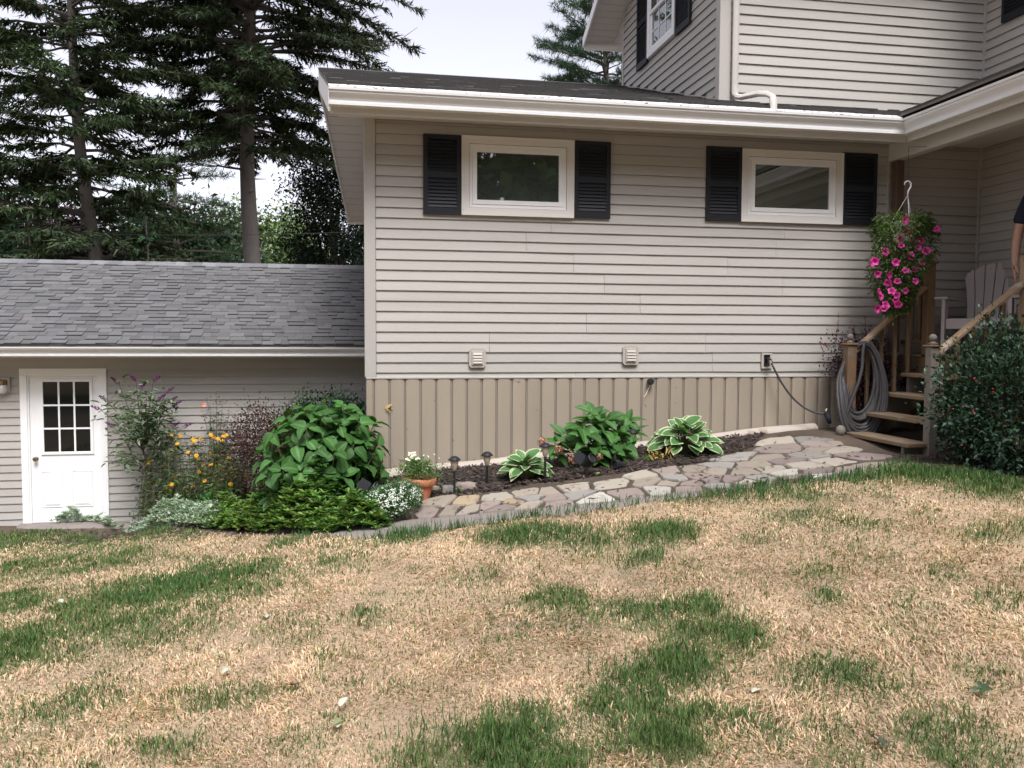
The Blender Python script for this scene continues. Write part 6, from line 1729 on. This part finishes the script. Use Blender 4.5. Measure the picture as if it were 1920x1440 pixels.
# white pine above the low roof
b = onY(1112, 160, 27)
conifer('pine_tree', 'soft needled pine rising behind the low roof ridge', (b[0] + .4, 27, -1.2), 16, .22, 6.0, lambda h: np.interp(h, [7, 9, 11, 13, 16], [3.0, 2.8, 2.4, 1.8, .3]), .42, 8, [(.040, .085, .045), (.055, .11, .06), (.03, .065, .035)], droop=.06, tuft=True, spray=(.14, .24), sw=(.012, .024), seed=45, dens=1.9, limb_up=.28)
b = onY(1010, 160, 26)
conifer('pine_tree', 'smaller pine reaching left above the low roof ridge', (b[0] + .75, 26.5, -1.2), 10.3, .13, 6.5, lambda h: np.interp(h, [7, 9, 10.3], [2.5, 1.7, .3]), .42, 7, [(.05, .10, .055), (.065, .12, .07)], droop=.06, tuft=True, spray=(.14, .24), sw=(.012, .022), seed=47, dens=1.5, limb_up=.25)
# trees across the yard behind the camera (seen in the window panes)
for k, (x, y, rx, h, lab) in enumerate(((-9, -12, 4.4, 13, 'broad green maple second from the west end of the far row'), (-1.5, -14, 4.6, 15, 'tallest green maple in the row across the yard'), (6, -12.5, 4.4, 13.5, 'green maple right of the tallest one across the yard'),
        (13.5, -13, 4.6, 14, 'green maple second from the east end of the far row'), (-16.5, -9, 4.4, 13, 'green maple at the west end of the far row'), (20.5, -9, 4.4, 13, 'green maple at the east end of the far row'))):
    broadleaf('maple_tree', lab, (x, y, 0), h, .25, (rx, rx * .7, h * .42), h * .56, 80, 5200, (.5, .85), [(.08, .15, .05), (.10, .18, .06), (.07, .12, .05)], 60 + k, group='maples across the yard', clr=.9)
# overhead wire
p, q = onY(-120, 426, 18), onY(690, 434, 15.4)
cv = [tuple(p * (1 - t) + q * t + np.array([0, 0, -.10 * 4 * t * (1 - t)])) for t in np.linspace(0, 1, 24)]
tag(MB().tube(cv, .006, 5).build('overhead_wire', m_cable), 'thin dark wire crossing the trees above the garage ridge', 'wire')

# ------------------------------------------------------------------ lawn
NB = 600000
r = 1.9 + (12.5 - 1.9) * RNG.random(NB * 3) ** 1.7
an = R(-44) + R(112) * RNG.random(NB * 3)
x, y = r * np.sin(an), r * np.cos(an)
k = inpoly(x, y, LAWN)
x, y, r = x[k][:NB], y[k][:NB], r[k][:NB]; n = len(x)
g = greenness(x, y)
isg = RNG.random(n) < np.clip(g * .76 + .115 + .05 * nz2(x * 2.5, y * 2.5) + .28 * g * nz2(x * 6, y * 6), 0, .9)
clump = nz2(x * 5, y * 5); mat_ = nz2(x * 1.9 + 3, y * 1.9)
h = np.where(isg, RNG.uniform(.03, .07, n) * (.5 + .6 * np.clip(g, 0, 1)), RNG.uniform(.014, .046, n) * (1 + .3 * mat_)) * (1 + .25 * clump)
h = np.clip(h, .012, .11)
wd = (.0010 + .00042 * r) * RNG.uniform(.7, 1.35, n)
a = RNG.random(n) * 6.283
sw_ = np.where(RNG.random(n) < .55, 2.2 * nz2(x * .9, y * .9 + 2) + RNG.normal(size=n) * .7, a)      # matted in swirls
a = np.where(isg, a, sw_)
lean = np.where(isg, RNG.uniform(.1, .8, n), RNG.uniform(.6, 4.0, n))
ux, uy = np.cos(a), np.sin(a)
lx, ly = -uy, ux
base = np.c_[x, y, gz(x, y) + .012 * nz2(x, y) - .003]
sc = 1 / np.sqrt(1 + lean ** 2)
tip = np.c_[lx * lean, ly * lean, np.ones(n)] * (h * sc)[:, None]
mid = np.c_[lx * lean * .35, ly * lean * .35, np.full(n, .55) + .12 * lean] * (h * sc)[:, None]
wv = np.c_[ux, uy, np.zeros(n)] * wd[:, None]
V = np.stack([base, base + mid + wv, base + tip, base + mid - wv], 1).reshape(-1, 3)
dry = cmix(n, [(.58, .405, .262), (.69, .505, .345), (.49, .335, .215), (.32, .21, .135), (.62, .455, .325), (.52, .39, .28), (.38, .31, .20)], .25) * (1 + .13 * nz2(x * 1.3, y * 1.3) + .10 * clump)[:, None]
grn = cmix(n, [(.065, .130, .034), (.088, .158, .046), (.052, .104, .030), (.135, .17, .06)], .28)
mixd = RNG.random(n)[:, None] * (1 - g)[:, None] * .75
grn = grn * (1 - mixd) + np.array([.25, .25, .12]) * mixd
C = np.where(isg[:, None], grn, dry)
o4 = np.arange(n)[:, None] * 4
link('lawn_grass', fast_mesh('lawn_grass', V, [np.concatenate([o4 + [0, 1, 3], o4 + [3, 1, 2]], 0)], np.repeat(C, 4, 0)), m_blade, kind='stuff', label='patchy dry straw coloured lawn with green tufts')
# longer green tufts and weeds at the lawn's edges
wd_px = [(935, 1005), (1010, 1000), (770, 1008), (1205, 1048), (300, 995), (220, 1000), (560, 1012), (1210, 1262), (1270, 1250), (1310, 1145), (1375, 1190), (1570, 1270), (920, 1370), (980, 1400), (880, 1400), (1600, 900), (1700, 885), (1800, 895), (1500, 915), (1400, 925), (760, 1001), (1750, 890), (1860, 905), (60, 1200), (350, 1095), (420, 1090), (270, 1120), (1250, 1000), (1100, 1010)]
Pl = []
for px_, py_ in wd_px:
    c = onG(px_, py_); m = 150
    Pl.append(np.c_[c[0] + RNG.normal(size=m) * .14, c[1] + RNG.normal(size=m) * .11])
for px_ in range(700, 1720, 14):
    ex_ = np.array(EDGE); c = onG(px_, np.interp(px_, [q[0] for q in edge_px], [q[1] for q in edge_px])); m = RNG.integers(6, 34)
    Pl.append(np.c_[c[0] + RNG.normal(size=m) * .06, c[1] + RNG.normal(size=m) * .035 + .01])
P = np.concatenate(Pl); P = P[(RNG.random(len(P)) < .45) | inpoly(P[:, 0], P[:, 1], LAWN)]; P = P[P[:, 1] < 11.4]; n = len(P)
P3 = np.c_[P, gz(P[:, 0], P[:, 1]) - .003]; a = RNG.random(n) * 6.283
D = np.c_[np.cos(a) * .45, np.sin(a) * .45, np.ones(n)]
dist = np.hypot(P[:, 0], P[:, 1])
V, F_, C = leaf_cloud(P3, D, np.c_[np.cos(a), np.sin(a), np.zeros(n)], RNG.uniform(.06, .105, n), .0022 + .0008 * dist, cmix(n, [(.045, .115, .033), (.06, .135, .04), (.085, .16, .05)], .25), (np.array([(-.5, 0, 0), (.5, 0, 0), (.3, .55, .06), (-.3, .55, .06), (0, 1, -.08)]), [np.array([(0, 1, 2), (0, 2, 3), (3, 2, 4)])]))
link('long_grass', fast_mesh('long_grass', V, F_, C), m_blade, kind='stuff', label='longer green grass tufts standing in the dry lawn')

# fallen leaves on the lawn
def fallen(px_, py_, L, col, lab, lobed=False, el=.1):
    g_ = onG(px_, py_); rs = random.Random(px_)
    if lobed:
        mb = MB(); pts = []; n_ = 20
        for k in range(n_):
            a_ = k / n_ * 6.283; rr_ = L * (.5 if k % 4 else .30) * (1.1 if k % 4 == 2 else .8)
            rr_ *= rs.uniform(.8, 1.15); pts.append((rr_ * math.cos(a_), rr_ * math.sin(a_) * .8, .35 * rr_ * abs(math.sin(a_ + .5)) + rs.uniform(-.1, .1) * L))
        mb.add([(0, 0, 0)] + pts, [(0, 1 + k, 1 + (k + 1) % n_) for k in range(n_)], col)
        mb.tube([(0, 0, 0), (-L * .4, 0, .005), (-L * .8, L * .1, .01)], .002, 4, col=col)
    else:
        mb = leaf_tmpl(L, L * .5, 6, 4, .2, .5, margin=(col, tuple(c * .8 for c in col)))
    me = mb.mesh('fallen_leaf', smooth='all')
    o = link('fallen_leaf', me, m_leaf)
    o.location = g_ + np.array([0, 0, .026]); o.rotation_euler = (el + rs.uniform(-.2, .3), rs.uniform(-.4, .4), rs.uniform(0, 6.28))
    tag(o, lab, 'leaf', )
PALE, OLV, DKG, BRN = (.52, .55, .46), (.30, .32, .17), (.035, .075, .03), (.20, .12, .07)
for a_ in ((495, 1163, .085, (.60, .65, .56), 'broad pale leaf at the right end of the large green patch'), (420, 1237, .06, PALE, 'small pale leaf, upper of two close together on dry lawn'), (428, 1262, .065, PALE, 'small pale leaf just below another on the dry lawn left of centre'),
           (638, 1336, .07, (.62, .60, .50), 'curled cream leaf above two others near the bottom of lawn'), (642, 1362, .07, OLV, 'olive leaf lying between two cream leaves near the bottom of lawn'), (632, 1376, .07, (.62, .60, .52), 'cream leaf, lowest of three lying close together'),
           (118, 1137, .06, PALE, 'pale leaf by the dark tuft at left edge of lawn'), (1410, 1310, .065, (.58, .57, .44), 'folded pale leaf below the round tufts right of centre'), (1790, 1366, .05, PALE, 'tiny pale leaf in green grass near the bottom right'),
           (1525, 884 + 18, .05, PALE, 'pale leaf on the grass beside the flagstones'), (1118, 894, .07, (.20, .34, .12), 'fresh green leaf lying on the mulch in front of the spotlight')):
    fallen(*a_)
fallen(1842, 1302, .085, (.05, .085, .035), 'large dark green lobed leaf on dry grass at right', True, .35)
fallen(1650, 1404, .07, (.075, .09, .06), 'dark grey green lobed leaf near the bottom edge', True)
fallen(545, 1295, .06, BRN, 'curled dark brown leaf on dry grass left of centre', True, .5)
fallen(940, 1090, .06, BRN, 'curled brown leaf on dry grass in the middle', True, .4)
